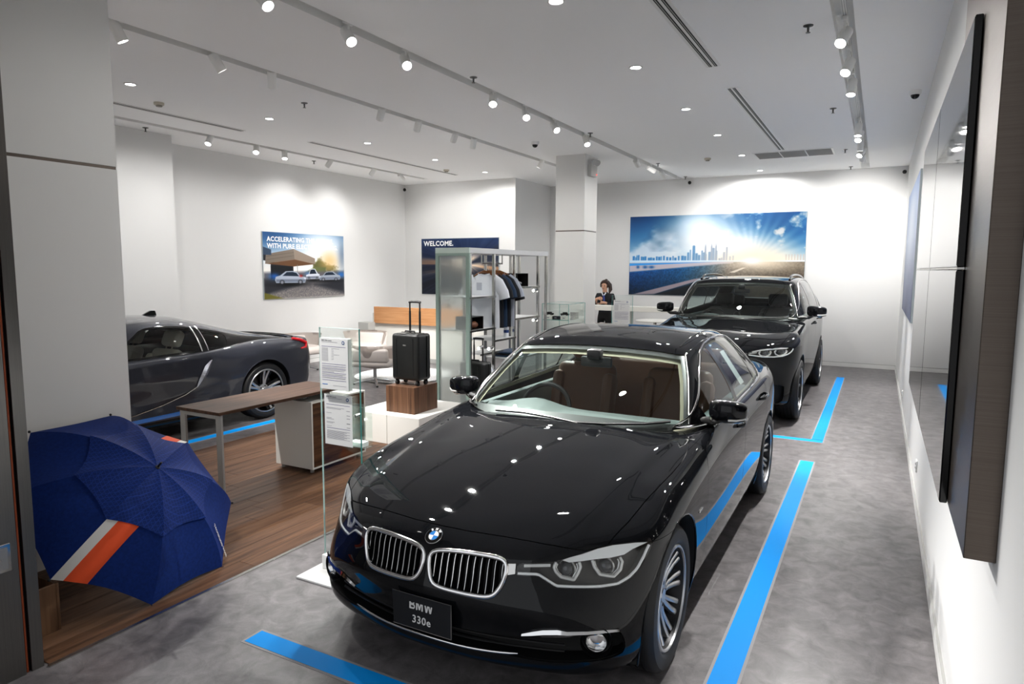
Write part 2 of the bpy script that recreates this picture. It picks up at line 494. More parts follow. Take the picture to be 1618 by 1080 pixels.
SED_FRONT = [
 [(0, -.60, .165), (.22, -.59, .165), (.45, -.55, .165), (.62, -.49, .17), (.74, -.42, .18), (.80, -.30, .19)],
 [(0, -.705, .215), (.22, -.695, .215), (.45, -.64, .21), (.655, -.565, .205), (.775, -.45, .21), (.845, -.27, .215)],
 [(0, -.70, .34), (.22, -.69, .34), (.45, -.645, .34), (.655, -.575, .34), (.79, -.46, .34), (.86, -.26, .34)],
 [(0, -.735, .455), (.22, -.722, .455), (.44, -.68, .46), (.635, -.58, .46), (.775, -.445, .46), (.872, -.25, .46)],
 [(0, -.715, .54), (.22, -.70, .54), (.43, -.65, .545), (.62, -.535, .555), (.765, -.40, .565), (.874, -.23, .575)],
 [(0, -.69, .635), (.21, -.68, .635), (.42, -.635, .64), (.61, -.505, .65), (.76, -.365, .66), (.872, -.21, .675)],
 [(0, -.645, .685), (.2, -.635, .687), (.40, -.58, .695), (.585, -.47, .705), (.735, -.33, .712), (.848, -.18, .732)],
 [(0, -.58, .722), (.19, -.565, .724), (.37, -.51, .731), (.54, -.40, .744), (.68, -.26, .757), (.785, -.10, .782)],
 [(0, -.47, .765), (.16, -.455, .766), (.31, -.40, .77), (.44, -.28, .783), (.55, -.12, .80), (.62, .04, .825)],
 [(0, -.25, .825), (.09, -.24, .825), (.17, -.19, .827), (.24, -.09, .835), (.29, .03, .848), (.325, .16, .865)],
 [(0, -.08, .855), (0, -.06, .857), (0, -.02, .862), (0, .05, .87), (0, .14, .88), (0, .25, .893)]]
SED_SIDE = [
 (.05, [(.82, .19), (.868, .23), (.886, .34), (.896, .46), (.900, .57), (.897, .685), (.870, .77), (.80, .825), (.63, .855), (.33, .888), (0, .902)]),
 (.35, [(.82, .19), (.868, .23), (.886, .34), (.894, .46), (.898, .58), (.898, .70), (.880, .80), (.81, .86), (.645, .89), (.34, .918), (0, .93)]),
 (.75, [(.82, .19), (.868, .23), (.886, .34), (.895, .46), (.899, .58), (.901, .705), (.893, .815), (.845, .905), (.69, .932), (.35, .95), (0, .955)]),
 (1.25, [(.82, .19), (.868, .23), (.887, .34), (.897, .46), (.901, .58), (.905, .715), (.896, .83), (.850, .94), (.7, .958), (.35, .968), (0, .972)]),
 (1.80, [(.82, .19), (.868, .23), (.887, .34), (.897, .46), (.902, .58), (.906, .72), (.897, .84), (.850, .953), (.7, .967), (.35, .975), (0, .98)]),
 (2.35, [(.82, .19), (.868, .23), (.888, .34), (.899, .46), (.905, .59), (.908, .725), (.900, .85), (.855, .967), (.7, .98), (.35, .99), (0, .995)]),
 (2.80, [(.82, .19), (.870, .23), (.89, .34), (.902, .46), (.908, .60), (.910, .73), (.902, .86), (.855, .982), (.7, 1.0), (.35, 1.01), (0, 1.015)]),
 (3.20, [(.82, .20), (.86, .24), (.872, .35), (.880, .47), (.886, .60), (.888, .735), (.878, .87), (.82, .992), (.66, 1.015), (.34, 1.03), (0, 1.035)])]
SED_SPINE = [.40, .60, .92, 1.32, 1.8, 2.25, 2.6, 2.9]
def sed_rear():
    zs = [.20, .24, .35, .47, .60, .74, .88, 1.0]
    ins = [.10, .035, .01, 0, .005, .02, .045, .11]
    base = [(.855, 3.50), (.76, 3.70), (.58, 3.80), (.30, 3.85), (0, 3.865)]
    rows = []
    for z, i in zip(zs, ins): rows.append([(max(x - i * (.9 if x > .7 else .5) * (x > 0), 0), y - i * (.5 if x > .7 else 1), z) for x, y in base])
    rows.append([(.60, 3.30, 1.025), (.53, 3.46, 1.03), (.40, 3.56, 1.03), (.2, 3.6, 1.03), (0, 3.61, 1.03)])
    rows.append([(.30, 3.15, 1.038), (.26, 3.24, 1.04), (.2, 3.3, 1.04), (.1, 3.33, 1.04), (0, 3.34, 1.04)])
    rows.append([(0, 3.05, 1.04), (0, 3.1, 1.04), (0, 3.15, 1.04), (0, 3.17, 1.04), (0, 3.18, 1.04)])
    return rows
SED_BODY = table(SED_FRONT, SED_SIDE, sed_rear(), SED_SPINE)
def lerp_ring(a, b, t, bulge):
    a, b = np.array(a), np.array(b); m = a * (1 - t) + b * t
    c = np.array([0, 1.9, 0]); d = m - c; d[:, 2] = 0; d /= np.maximum(np.linalg.norm(d, axis=1, keepdims=True), 1e-9)
    return m + d * bulge
SED_G0 = [(0, .62, .905), (.30, .645, .912), (.55, .71, .925), (.725, .82, .945), (.815, 1.02, .945), (.842, 1.35, .945), (.845, 1.8, .955), (.845, 2.3, .968), (.825, 2.72, .988), (.72, 3.05, 1.01), (.52, 3.22, 1.03), (.27, 3.27, 1.035), (0, 3.28, 1.035)]
SED_G2 = [(0, 1.37, 1.352), (.22, 1.355, 1.348), (.41, 1.32, 1.335), (.545, 1.285, 1.312), (.592, 1.42, 1.325), (.605, 1.62, 1.352), (.612, 1.95, 1.366), (.60, 2.3, 1.352), (.572, 2.58, 1.308), (.53, 2.74, 1.285), (.38, 2.72, 1.325), (.2, 2.715, 1.342), (0, 2.71, 1.346)]
SED_G3 = [(0, 1.45, 1.376), (.19, 1.44, 1.374), (.34, 1.43, 1.368), (.44, 1.44, 1.362), (.475, 1.53, 1.372), (.487, 1.68, 1.388), (.49, 1.95, 1.397), (.475, 2.27, 1.388), (.45, 2.47, 1.364), (.41, 2.58, 1.350), (.3, 2.60, 1.358), (.16, 2.60, 1.366), (0, 2.6, 1.368)]
SED_G4 = [(0, 1.62, 1.400), (.10, 1.62, 1.400), (.17, 1.64, 1.400), (.22, 1.68, 1.400), (.24, 1.74, 1.405), (.25, 1.84, 1.410), (.25, 1.98, 1.413), (.24, 2.15, 1.406), (.22, 2.28, 1.397), (.2, 2.36, 1.390), (.15, 2.38, 1.39), (.08, 2.4, 1.39), (0, 2.4, 1.39)]
SED_G5 = [(0, 1.8, 1.413), (0, 1.81, 1.413), (0, 1.83, 1.414), (0, 1.86, 1.415), (0, 1.9, 1.416), (0, 1.96, 1.417), (0, 2.02, 1.417), (0, 2.09, 1.413), (0, 2.14, 1.409), (0, 2.18, 1.406), (0, 2.2, 1.405), (0, 2.21, 1.404), (0, 2.22, 1.404)]
SED_GREEN = np.array([SED_G0, lerp_ring(SED_G0, SED_G2, .33, .022), lerp_ring(SED_G0, SED_G2, .67, .022), SED_G2, SED_G3, SED_G4, SED_G5], float)
def hood_z(x, y):
    zc = np.interp(y, (-.60, -.45, -.25, 0, .25, .5, .75, 1.2), (.716, .766, .818, .866, .902, .929, .948, .972)); ze = np.interp(y, (-.45, -.25, -.05, .05, .35, .75, 1.2), (.742, .762, .793, .815, .860, .905, .945))
    return zc - (zc - ze) * (x / .78) ** 2
for k in (8, 9, 10):
    for j in range(SED_BODY.shape[1]):
        x, y, z = SED_BODY[k, j]
        if y < 1.1: SED_BODY[k, j, 2] = hood_z(x, y)
def hood_crease(G):
    G = G.copy(); x, y = np.abs(G[..., 0]), G[..., 1]
    xc = .575 + .105 * (y + .43) / 1.13; m = np.clip((y + .50) / .2, 0, 1) * np.clip((.75 - y) / .15, 0, 1) * (G[..., 2] > .68)
    d = x - xc
    G[..., 2] += m * .0085 * np.where(d < 0, np.exp(-(d / .10) ** 2), np.exp(-(d / .035) ** 2))
    return G
SX, SY = -1.636, 2.969
# ------------------------------------------------------------------ car materials
def car_paint(name, base, flake, rough=0.5, met=0.0, spec=0.0):
    m = mat(name, base, rough, met, 1.0, spec)
    t, n, b = nodes_of(m)
    tc = n.new('ShaderNodeTexCoord'); v = n.new('ShaderNodeTexNoise'); v.inputs['Scale'].default_value = 900; v.inputs['Detail'].default_value = 1
    r = n.new('ShaderNodeValToRGB'); r.color_ramp.elements[0].position = 0.45; r.color_ramp.elements[1].position = 0.75
    r.color_ramp.elements[0].color = tuple(base) + (1,); r.color_ramp.elements[1].color = tuple(flake) + (1,)
    t.links.new(tc.outputs['Object'], v.inputs['Vector']); t.links.new(v.outputs['Fac'], r.inputs[0]); t.links.new(r.outputs[0], b.inputs['Base Color'])
    return m
paint_black = car_paint('black_paint', (0.003, 0.0032, 0.004), (0.011, 0.012, 0.014))
paint_grey = car_paint('grey_paint', (0.020, 0.022, 0.031), (0.05, 0.053, 0.068), 0.4, 0.25, 0.15)
glass_ws = glass_mat('windscreen_glass', (0.88, 0.94, 0.92))
glass_side = glass_mat('side_glass', (0.62, 0.70, 0.69))
glass_dark = glass_mat('tinted_glass', (0.30, 0.33, 0.33))
glass_lamp = glass_mat('lamp_cover', (0.93, 0.95, 0.96))
under_mat = mat('underbody_black', '#050505', 0.7)
rubber = mat('tyre_rubber', '#0d0d0e', 0.6)
alloy = mat('alloy_silver', '#c4c5c6', 0.3, 0.9)
alloy_dark = mat('alloy_dark', '#0c0c0d', 0.3, 0.5)
disc_mat = mat('brake_disc', '#6a6865', 0.35, 1.0)
lamp_dark = mat('lamp_housing', '#3a3836', 0.35, 0.6)
lamp_bright = mat('lamp_reflector', '#f8f8f6', 0.15, 0.0, 1.0)
lamp_ring = mat('lamp_ring', '#d9d8d4', 0.25, 0.3)
lens_mat = mat('lamp_lens', '#23262a', 0.03, 0.0, 1.0)
leather_tan = mat('leather_tan', '#6a4329', 0.5)
leather_cream = mat('leather_cream', '#cfc8ba', 0.55)
leather_dark = mat('leather_dark', '#1d1a19', 0.5)
dash_mat = mat('dashboard_grey', '#626b69', 0.6)
lining = mat('headliner_beige', '#b9b49c', 0.85)
plate_black = mat('plate_black', '#0c1016', 0.35)
plate_text = mat('plate_lettering', '#d8d8d8', 0.5)
emb_blue = mat('emblem_blue', '#1d7fd0', 0.25)
emb_white = mat('emblem_white', '#f2f2f2', 0.25)
amber = mat('amber_lens', '#7a2a10', 0.2)
red_lens = mat('red_lens', '#c02028', 0.15)

def strip_mesh(loops, name, m, parent, closed=True):
    b = MB(); n = len(loops[0]); V = [tuple(p) for L in loops for p in L]; F = []
    for k in range(len(loops) - 1):
        for i in range(n if closed else n - 1):
            j = (i + 1) % n; F.append((k * n + i, k * n + j, (k + 1) * n + j, (k + 1) * n + i))
    return b.mesh(V, F).build(name, m, parent, 40, True)

def emblem(name, M, r, parent, letters=True):
    """the round badge: black ring with letters, chrome rims, blue and white quarters"""
    o = MB().lathe([(0, 0), (r, 0), (r, .002), (r * .97, .004), (0, .004)], 32, M).build(name, chrome, parent, local=True)
    MB().lathe([(r * .60, .0042), (r * .93, .0042), (r * .93, .0048), (r * .60, .0048)], 32, M, True).build('emblem_ring', black_gloss, o, local=True)
    for q in range(4):
        pts = [(0, 0)] + [(r * .55 * math.cos(q * PI / 2 + k * PI / 16), r * .55 * math.sin(q * PI / 2 + k * PI / 16)) for k in range(9)]
        b = MB().prism(pts, lambda x, y: M @ Vector((x, y, .0042)), lambda x, y: M @ Vector((x, y, .0052)))
        b.build('emblem_quarter', emb_white if q in (0, 2) else emb_blue, o, local=True)
    if letters:
        for ch, a in (('B', 128), ('M', 90), ('W', 52)):
            a = math.radians(a)
            text(ch, r * .36, M @ Matrix.Translation((r * .765 * math.cos(a), r * .765 * math.sin(a), .0049)) @ Matrix.Rotation(a - PI / 2, 4, 'Z'), emb_white, 'emblem_letter', o, .001, local=True, depth=.0002)
    return o

WHEELS = {}
def wheel(root, x, y, z, side, style, R, rr, w):
    """tyre, rim, spokes, hub cap and disc; built once per style, copies share the meshes"""
    key = style
    if key not in WHEELS:
        L = []
        A = Matrix.Rotation(PI / 2, 4, 'Y')           # lathe axis z -> +x (outer side)
        h = w / 2
        rim = MB().lathe([(rr * .93, -h * .8), (rr * .99, -h), (rr * 1.02, -h), (rr * 1.02, h * .86), (rr * .985, h * .97), (rr * .955, h * .97), (rr * .93, h * .80), (rr * .90, -h * .5), (rr * .93, -h * .8)], 48, A)
        L.append(('wheel', rim, alloy_dark if style == 'coupe' else mat('rim_barrel', '#2c2c2e', .4, .6), None))
        L.append(('rim_lip', MB().lathe([(rr * .945, h * .90), (rr * .955, h * .985), (rr * .99, h * .985), (rr * 1.025, h * .90)], 48, A), alloy, 0))
        prof = [(rr * 1.0, -h * .93), (rr * 1.06, -h * 1.0), (R * .93, -h * 1.0), (R * .985, -h * .84), (R, -h * .72)]
        for g in (-.45, -.15, .15, .45): prof += [(R, h * (g - .03)), (R - .008, h * (g - .02)), (R - .008, h * (g + .02)), (R, h * (g + .03))]
        prof += [(R, h * .72), (R * .985, h * .84), (R * .93, h * 1.0), (rr * 1.12, h * 1.03), (rr * 1.06, h * 1.0), (rr * 1.02, h * .93)]
        L.append(('tyre', MB().lathe(prof, 56, A), rubber, 0))
        L.append(('brake_disc', MB().lathe([(.05, -.01), (rr * .72, -.01), (rr * .72, .012), (.05, .012)], 36, A @ Matrix.Translation((0, 0, h * -.1)), True), disc_mat, 0))
        L.append(('hub_cap', MB().lathe([(0, h * .60), (.030, h * .60), (.034, h * .55), (.075, h * .50), (.08, h * .2), (0, h * .2)], 24, A), alloy, 0))
        def spoke(a0, a1, r0, r1, w0, w1, x0, x1, d):
            """bar from (angle a0, radius r0) to (a1, r1), x depth of its face"""
            b = MB(); V = []
            for t in (0, .35, .7, 1):
                a = a0 + (a1 - a0) * t; r = r0 + (r1 - r0) * t; ww = w0 + (w1 - w0) * t; xx = x0 + (x1 - x0) * t ** 1.5 - .006 * math.sin(PI * t)
                c = Vector((0, math.cos(a) * r, math.sin(a) * r)); tn = Vector((0, -math.sin(a), math.cos(a)))
                for q, dx in ((-.5, -d), (-.5, -.004), (-.25, 0), (.25, 0), (.5, -.004), (.5, -d)): V.append(c + tn * ww * q + Vector((xx + dx, 0, 0)))
            F = [(k * 6 + i, k * 6 + (i + 1) % 6, k * 6 + 6 + (i + 1) % 6, k * 6 + 6 + i) for k in range(3) for i in range(6)] + [tuple(range(6)), tuple(range(18, 24))]
            return b.mesh(V, F)
        xf, xh = h * .80, h * .50
        if style == 'sedan':
            for k in range(10):
                a = k * PI / 5
                for s_ in (-1, 1): L.append(('spoke', spoke(a + s_ * .10, a + s_ * .115, .055, rr * .95, .022, .027, xh, xf, .03), alloy, 0))
        elif style == 'suv':
            for k in range(5):
                a = k * 2 * PI / 5 + .3
                for s_ in (-1, 1): L.append(('spoke', spoke(a + s_ * .12, a + s_ * .26, .05, rr * .95, .030, .036, xh, xf, .035), alloy, 0))
        else:
            for k in range(5):
                a = k * 2 * PI / 5 + .18
                for s_ in (-1, 1):
                    L.append(('spoke', spoke(a + s_ * .10, a + s_ * .14, .06, rr * .95, .026, .030, xh, xf, .03), alloy, 0))
                    L.append(('spoke_inlay', spoke(a + s_ * .34, a + s_ * .30, .07, rr * .94, .030, .034, xh - .012, xf - .014, .02), alloy_dark, 0))
        for k in range(5):
            a = k * 2 * PI / 5
            L.append(('bolt', MB().cyl((h * .48, .055 * math.cos(a), .055 * math.sin(a)), (h * .545, .055 * math.cos(a), .055 * math.sin(a)), .009, n=8), alloy_dark, 0))
        objs = []
        for nm, mb, mm, p in L: objs.append((nm, mb.build('_' + nm, mm, None), p))
        WHEELS[key] = [(nm, o.data, p) for nm, o, p in objs]
        for nm, o, p in objs: bpy.data.objects.remove(o)
    out = []
    for nm, me, p in WHEELS[key]:
        o = bpy.data.objects.new(nm, me); COL.objects.link(o)
        if p is None: o.parent = root; o.location = (x, y, z); o.rotation_euler = (0, 0, 0 if side > 0 else PI)
        else: o.parent = out[0]
        out.append(o)
    return out[0]

class Body:
    """cuts the smooth half body into named panels"""
    def __init__(s, root, body, green, paint, nu=170, nv=110, gu=150, gv=80, post=None):
        s.root, s.paint = root, paint
        s.B = Surf(body, nu, nv, post=post).T; s.G = Surf(green, gu, gv).T
        s.cast = Caster(both(s.B), both(s.G)); s.bcast = Caster(both(s.B))
        s.gcast = Caster(both(s.G))
        s.rest = s.B; s.grest = s.G
    def take(s, fn, gap=0.002, which='rest'):
        T = getattr(s, which); f = fn(T[0])
        got = clip(T, f + gap)
        setattr(s, which, clip(T, -(f - gap)))
        return got
    def drop(s, fn, which='rest'):
        T = getattr(s, which); setattr(s, which, clip(T, -fn(T[0])))
    def panel(s, name, T, m=None, sides='both', parent=None):
        m = m or s.paint; parent = parent or s.root
        if sides == 'both': return skin(name, both(T), m, parent)
        return [skin(name, T, m, parent), skin(name, mirrorT(T), m, parent)]

def seat(root, x, y, z, m, sc=1.0, tilt=0.25):
    o = MB().box(-.25 * sc, .25 * sc, -.28, .26, 0, .16, .06, 3).box(-.26 * sc, -.17 * sc, -.26, .22, .1, .20, .04, 2).box(.17 * sc, .26 * sc, -.26, .22, .1, .20, .04, 2)
    Mt = Matrix.Translation((0, .24, .10)) @ Matrix.Rotation(-tilt, 4, 'X')
    o.box(-.24 * sc, .24 * sc, -.06, .08, 0, .60, .06, 3, M=Mt).box(-.26 * sc, -.16 * sc, -.10, .05, .05, .52, .045, 2, M=Mt).box(.16 * sc, .26 * sc, -.10, .05, .05, .52, .045, 2, M=Mt)
    o.bm.transform(Matrix.Translation((x, y, z)))
    st = o.build('seat', m, root, local=True)
    h = MB().box(-.14, .14, -.045, .06, .63, .82, .045, 3, M=Mt).cyl(Mt @ Vector((-.05, 0, .56)), Mt @ Vector((-.05, 0, .66)), .008).cyl(Mt @ Vector((.05, 0, .56)), Mt @ Vector((.05, 0, .66)), .008)
    h.bm.transform(Matrix.Translation((x, y, z)))
    h.build('headrest', m, st, local=True)
    return st

def steering_wheel(root, x, y, z, tilt=1.0):
    M = Matrix.Translation((x, y, z)) @ Matrix.Rotation(tilt, 4, 'X')
    r = MB().tube([M @ Vector((.185 * math.cos(a), .185 * math.sin(a), 0)) for a in np.linspace(0, 2 * PI, 29)[:-1]], .016, 8, True)
    w = r.build('steering_wheel', leather_dark, root, local=True)
    b = MB().sphere((0, 0, 0), .07, (1, 1, .45))
    for a in (0.1, PI - .1, -PI / 2): b.tube([(0, 0, 0), (.18 * math.cos(a), .18 * math.sin(a), 0)], [.024, .014], 6)
    b.bm.transform(M); b.build('steering_boss', black_plastic, w, local=True)

def tape_path(pts, w, h, name, m, parent):
    """flat bar along a path (wipers, chrome strips)"""
    return MB().tube(pts, w, 6).build(name, m, parent, 60, True)

def build_saloon(root, body, green, fx, fy, fz, paint, o):
    """front-engined car from the saloon layout; fx, fy, fz map the saloon's measures to this car's"""
    c = Body(root, body, green, paint, post=o.get('post'))
    m2 = lambda P: [(fx(x), fz(z)) for x, z in P]           # front view x, z
    s2 = lambda P: [(fy(y), fz(z)) for y, z in P]           # side view y, z
    t2 = lambda P: [(fx(x), fy(y)) for x, y in P]           # top view x, y
    yw, zw, ra = o['axles'], o['zw'], o['ra']
    gy = o.get('gy', fy)
    k_ = ra / .372
    arches = [rnd([(y + s_ * a * k_, zw + b * k_ if b > -.15 else -.1) for a, b in ((-.36, -.3), (-.345, -.05), (-.305, .09), (-.25, .20), (-.17, .295), (-.07, .358), (.05, .375), (.17, .352), (.27, .295), (.345, .20), (.385, .08), (.39, -.05), (.385, -.3))], 2) for y, s_ in zip(yw, (1, -1))]
    # the deck under the cabin and the wheel openings
    base = np.array(green[0])[:, :2]; base = np.concatenate([base, base[::-1] * (-1, 1)])
    c.drop(lambda A: np.maximum(psdf(A[:, :2], base) + .03, fz(.78) - A[:, 2]))
    for y, P in zip(yw, arches): c.drop(lambda A: np.maximum(psdf(A[:, 1:3], P), .45 - A[:, 0]))
    shell = c.rest
    # openings in the nose
    K = rnd(m2([(.030, .640), (.10, .652), (.20, .658), (.30, .658), (.352, .652), (.367, .628), (.360, .580), (.342, .535), (.318, .509), (.27, .502), (.17, .502), (.06, .506), (.030, .530), (.015, .580), (.014, .620)]), 2)
    HL = m2(o['HL'])
    fr = lambda P: (lambda A: np.maximum(psdf(A[:, [0, 2]], P), A[:, 1] - fy(.15)))
    IN = rnd(m2(o['IN']), 1, .15); INs = np.concatenate([IN, []]) if False else IN
    opens = [K, IN] + [m2(p) for p in o.get('extra_open', [])]
    for P in opens: c.drop(fr(P)); shell = clip(shell, -fr(P)(shell[0]))
    shell = clip(shell, -(fr(HL)(shell[0])))
    # hood
    H = t2([(-.2, -.597), (0, -.597), (.14, -.592), (.25, -.578), (.37, -.558), (.475, -.535), (.56, -.505), (.63, -.468), (.700, -.395), (.738, -.237), (.760, -.06), (.780, .036), (.796, .216), (.803, .40), (.797, .52), (.765, .69), (.70, .80), (.60, .735), (.46, .68), (.25, .645), (0, .632), (-.2, .632)])
    hood = c.take(lambda A: np.maximum(psdf(A[:, :2], H), fz(.62) - A[:, 2]), .0022)
    c.panel('hood', hood)
    lamp = c.take(fr(HL), 0.0)
    # doors (side view)
    for nm, D in o['doors']:
        D = s2(D); T = c.take(lambda A: np.maximum(psdf(A[:, 1:3], D), .5 - A[:, 0]), .002); c.panel(nm, T, sides='two')
    zs = fz(.686)
    bump = c.take(lambda A: np.maximum(A[:, 1] - fy(-.05), np.minimum(A[:, 2] - zs, A[:, 1] - fy(-.42))), .001)
    bump_o = c.panel('front_bumper', bump)
    fend = c.take(lambda A: A[:, 1] - fy(.75), .0)
    c.panel('front_fender', fend, sides='two')
    skirt = c.take(lambda A: np.maximum(A[:, 2] - fz(.26), A[:, 1] - yw[1]), .001)
    c.panel('side_skirt', skirt, sides='two')
    rb = c.take(lambda A: np.maximum(fy(3.35) - A[:, 1], A[:, 2] - fz(.70)), .001)
    c.panel('rear_bumper', rb)
    c.panel('quarter_panel', c.rest)
    skin('body_shell', both(offT(shell, -.012)), under_mat, root)
    # wheel housings and floor pan
    for y, P in zip(yw, arches):
        R_ = resample(np.concatenate([P, P[:1]]), 40); R_ = [(p, q) for p, q in R_ if q > fz(.17)]
        i0 = max(range(len(R_)), key=lambda i: math.hypot(R_[i][0] - R_[i - 1][0], R_[i][1] - R_[i - 1][1])); R_ = R_[i0:] + R_[:i0]
        n = len(R_); out = [c.bcast.side(p, q, -.004) for p, q in R_]
        for s_ in (1, -1):
            V = [(s_ * fx(.50), p, q) for p, q in R_] + [(s_ * w_.x, p, q) for (p, q), w_ in zip(R_, out)] + [(s_ * fx(.50), y, zw)]
            F = [(i, i + 1, n + i + 1, n + i) for i in range(n - 1)] + [(i + 1, i, 2 * n) for i in range(n - 1)]
            MB().mesh(V, F).build('wheel_housing', under_mat, root, local=True)
            lipP = [Vector((s_ * (w_.x + .002), p, q)) for (p, q), w_ in zip(R_, out)]
            MB().tube(lipP, .005, 6).build('arch_lip', paint, root, 60, True)
    MB().box(-fx(.80), fx(.80), fy(.40), fy(2.40), fz(.16), fz(.22), .02).box(-fx(.52), fx(.52), fy(-.5), fy(3.6), fz(.17), fz(.24), .02).build('underbody', under_mat, root, local=True)
    # ---- kidneys
    cast = c.bcast
    for s_ in (1, -1):
        P = resample(K, 64, True)
        loop = [cast.front(x, z, .004) for x, z in P]
        if s_ < 0: loop = mx(loop)
        kg = MB().tube(loop, o['kt'], 8, True).build('grille_frame', chrome, root, 60, True)
        tag(kg, 'chrome grille surround')
        inner = [p + Vector((0, .055, 0)) for p in loop]
        strip_mesh([loop, inner], 'grille_duct', black_plastic, kg)
        MB().mesh([tuple(p) for p in inner], [tuple(range(len(inner)))]).build('grille_back', under_mat, kg, local=True)
        xs = np.linspace(K[:, 0].min() + .022, K[:, 0].max() - .018, o['slats'])
        for x in xs:
            zz = K[:, 1]; zc_ = (zz.min() + zz.max()) / 2
            zr = [z for z in np.linspace(zz.min(), zz.max(), 80) if psdf([(x, z)], K)[0] < -.006]
            if len(zr) < 3: continue
            pth = [cast.front(x, z, -.010) for z in np.linspace(zr[0], zr[-1], 9)]
            if s_ < 0: pth = mx(pth)
            b = MB(); V = []
            for p in pth: V += [p + Vector((-.0022, 0, 0)), p + Vector((.0022, 0, 0)), p + Vector((.004, .03, 0)), p + Vector((-.004, .03, 0))]
            F = [(k * 4 + i, k * 4 + (i + 1) % 4, k * 4 + 4 + (i + 1) % 4, k * 4 + 4 + i) for k in range(8) for i in range(4)]
            b.mesh(V, F).build('slat', black_plastic, kg, local=True)
            MB().tube([p + Vector((0, -.001, 0)) for p in pth], .0018, 6).build('slat_edge', chrome, kg, local=True)
    # link pieces between kidney and lamp
    for s_ in (1, -1):
        P = [cast.front(fx(x), fz(z), .006) for x, z in ((.366, .640), (.398, .642), (.400, .606), (.366, .598))]
        Q = [p + Vector((0, .03, 0)) for p in P]
        if s_ < 0: P, Q = mx(P), mx(Q)
        MB().mesh([tuple(p) for p in P + Q], [(0, 1, 2, 3), (0, 1, 5, 4), (1, 2, 6, 5), (2, 3, 7, 6), (3, 0, 4, 7)]).build('lamp_link', satin_chrome, root, local=True)
    # ---- emblem on the nose
    zc_ = o['emb'][0]; p = cast.front(0, zc_, 0); q = cast.front(0, zc_ + .012, 0); up = (q - p).normalized(); n = Vector((1, 0, 0)).cross(up)
    emblem('emblem', frame_M(p + n * .001, (1, 0, 0), up), o['emb'][1], root)
    # ---- headlights
    for s_ in (1, -1):
        cov = lamp if s_ > 0 else mirrorT(lamp)
        hl = skin('headlight', cov, glass_lamp, root)
        back = offT(lamp, -.055)
        skin('lamp_housing', back if s_ > 0 else mirrorT(back), lamp_dark, hl)
        P = resample(HL, 90, True); L0 = [cast.front(x, z, -.001) for x, z in P]; L1 = [cast.front(x, z, -.055) for x, z in P]
        fix = (lambda L: L) if s_ > 0 else mx
        strip_mesh([fix(L0), fix(L1)], 'lamp_wall', lamp_dark, hl)
        def fill(pts, d0, d1, nm, mm):
            A_ = [cast.front(fx(x), fz(z), -d0) for x, z in pts]; B_ = [cast.front(fx(x), fz(z), -d1) for x, z in pts]; n_ = len(pts)
            return MB().mesh([tuple(p) for p in fix(A_) + fix(B_)], [tuple(range(n_))] + [(i, (i + 1) % n_, n_ + (i + 1) % n_, n_ + i) for i in range(n_)]).build(nm, mm, hl, local=True)
        for ring in o['rings']:
            R_ = resample([(fx(x), fz(z)) for x, z in ring], 28); MB().tube(fix([cast.front(x, z, -.016) for x, z in R_]), .0065 * o['ls'], 8).build('light_ring', lamp_ring, hl, 50, True)
            R2 = np.array(ring); cen = R2.mean(0); R2 = cen + (R2 - cen) * .84
            R_ = resample([(fx(x), fz(z)) for x, z in R2], 28); MB().tube(fix([cast.front(x, z, -.026) for x, z in R_]), .006 * o['ls'], 8).build('inner_ring', satin_chrome, hl, 50, True)
        for x, z in o['lens']:
            p = cast.front(fx(x), fz(z), -.040); p = Vector((s_ * p.x, p.y, p.z)); MB().sphere(p, .030 * o['ls']).build('lamp_lens', lens_mat, hl, local=True)
            MB().tube([p + Vector((.036 * o['ls'] * math.cos(a), .004, .036 * o['ls'] * math.sin(a))) for a in np.linspace(0, 2 * PI, 25)[:-1]], .004, 6, True).build('lens_bezel', satin_chrome, hl, local=True)
        fill(o['brow'], .006, .02, 'lamp_brow', lamp_bright)
        fill(o['inbar'], .008, .02, 'lamp_blade', lamp_ring)
        S_ = resample([(fx(x), fz(z)) for x, z in o['trimline']], 40); MB().tube(fix([cast.front(x, z, -.008) for x, z in S_]), .0060 * o['ls'], 8).build('lamp_trim', lamp_bright, hl, 50, True)
    # ---- lower intake: recessed black duct and grille bars
    for s_ in (1, -1):
        P = resample(IN, 70, True)
        L0 = [cast.front(max(x, 0), z, 0) for x, z in P]; L1 = [p + Vector((-.02 * (p.x > .4), .09, 0)) for p in L0]
        fix = (lambda L: L) if s_ > 0 else mx
        it = strip_mesh([fix(L0), fix(L1)], 'intake_duct', black_plastic, root)
        MB().mesh([tuple(p) for p in fix(L1)], [tuple(range(len(L1)))]).build('intake_mesh', under_mat, it, local=True)
        for z in o['bars']:
            xs = [x for x in np.linspace(0, fx(.60), 40) if psdf([(x, fz(z))], IN)[0] < -.004]
            if len(xs) > 4: MB().tube(fix([cast.front(x, fz(z), -.035) for x in np.linspace(xs[0], xs[-1], 14)]), .006, 6).build('intake_bar', black_plastic, it, 50, True)
    # ---- cabin
    gx = o['gx']
    WS = np.array([(gx(x), fz(z)) for x, z in ((-.2, .80), (0, .80), (.46, .85), (.66, .90), (.722, .958), (.690, 1.06), (.643, 1.18), (.578, 1.300), (.42, 1.312), (.2, 1.320), (0, 1.322), (-.2, 1.322))])
    ymax = gy(1.62)
    wsf = lambda A: np.maximum(psdf(A[:, [0, 2]], WS), A[:, 1] - ymax)
    ws = c.take(wsf, 0.0, 'grest')
    inner = clip(ws, np.maximum(wsf(ws[0]) + .022, fz(.972) - ws[0][:, 2] - .02 * ws[0][:, 0] ** 2))
    band = clip(ws, -(np.maximum(wsf(ws[0]) + .022, fz(.972) - ws[0][:, 2] - .02 * ws[0][:, 0] ** 2)))
    wo = c.panel('windshield', offT(ws, -.003), glass_ws)
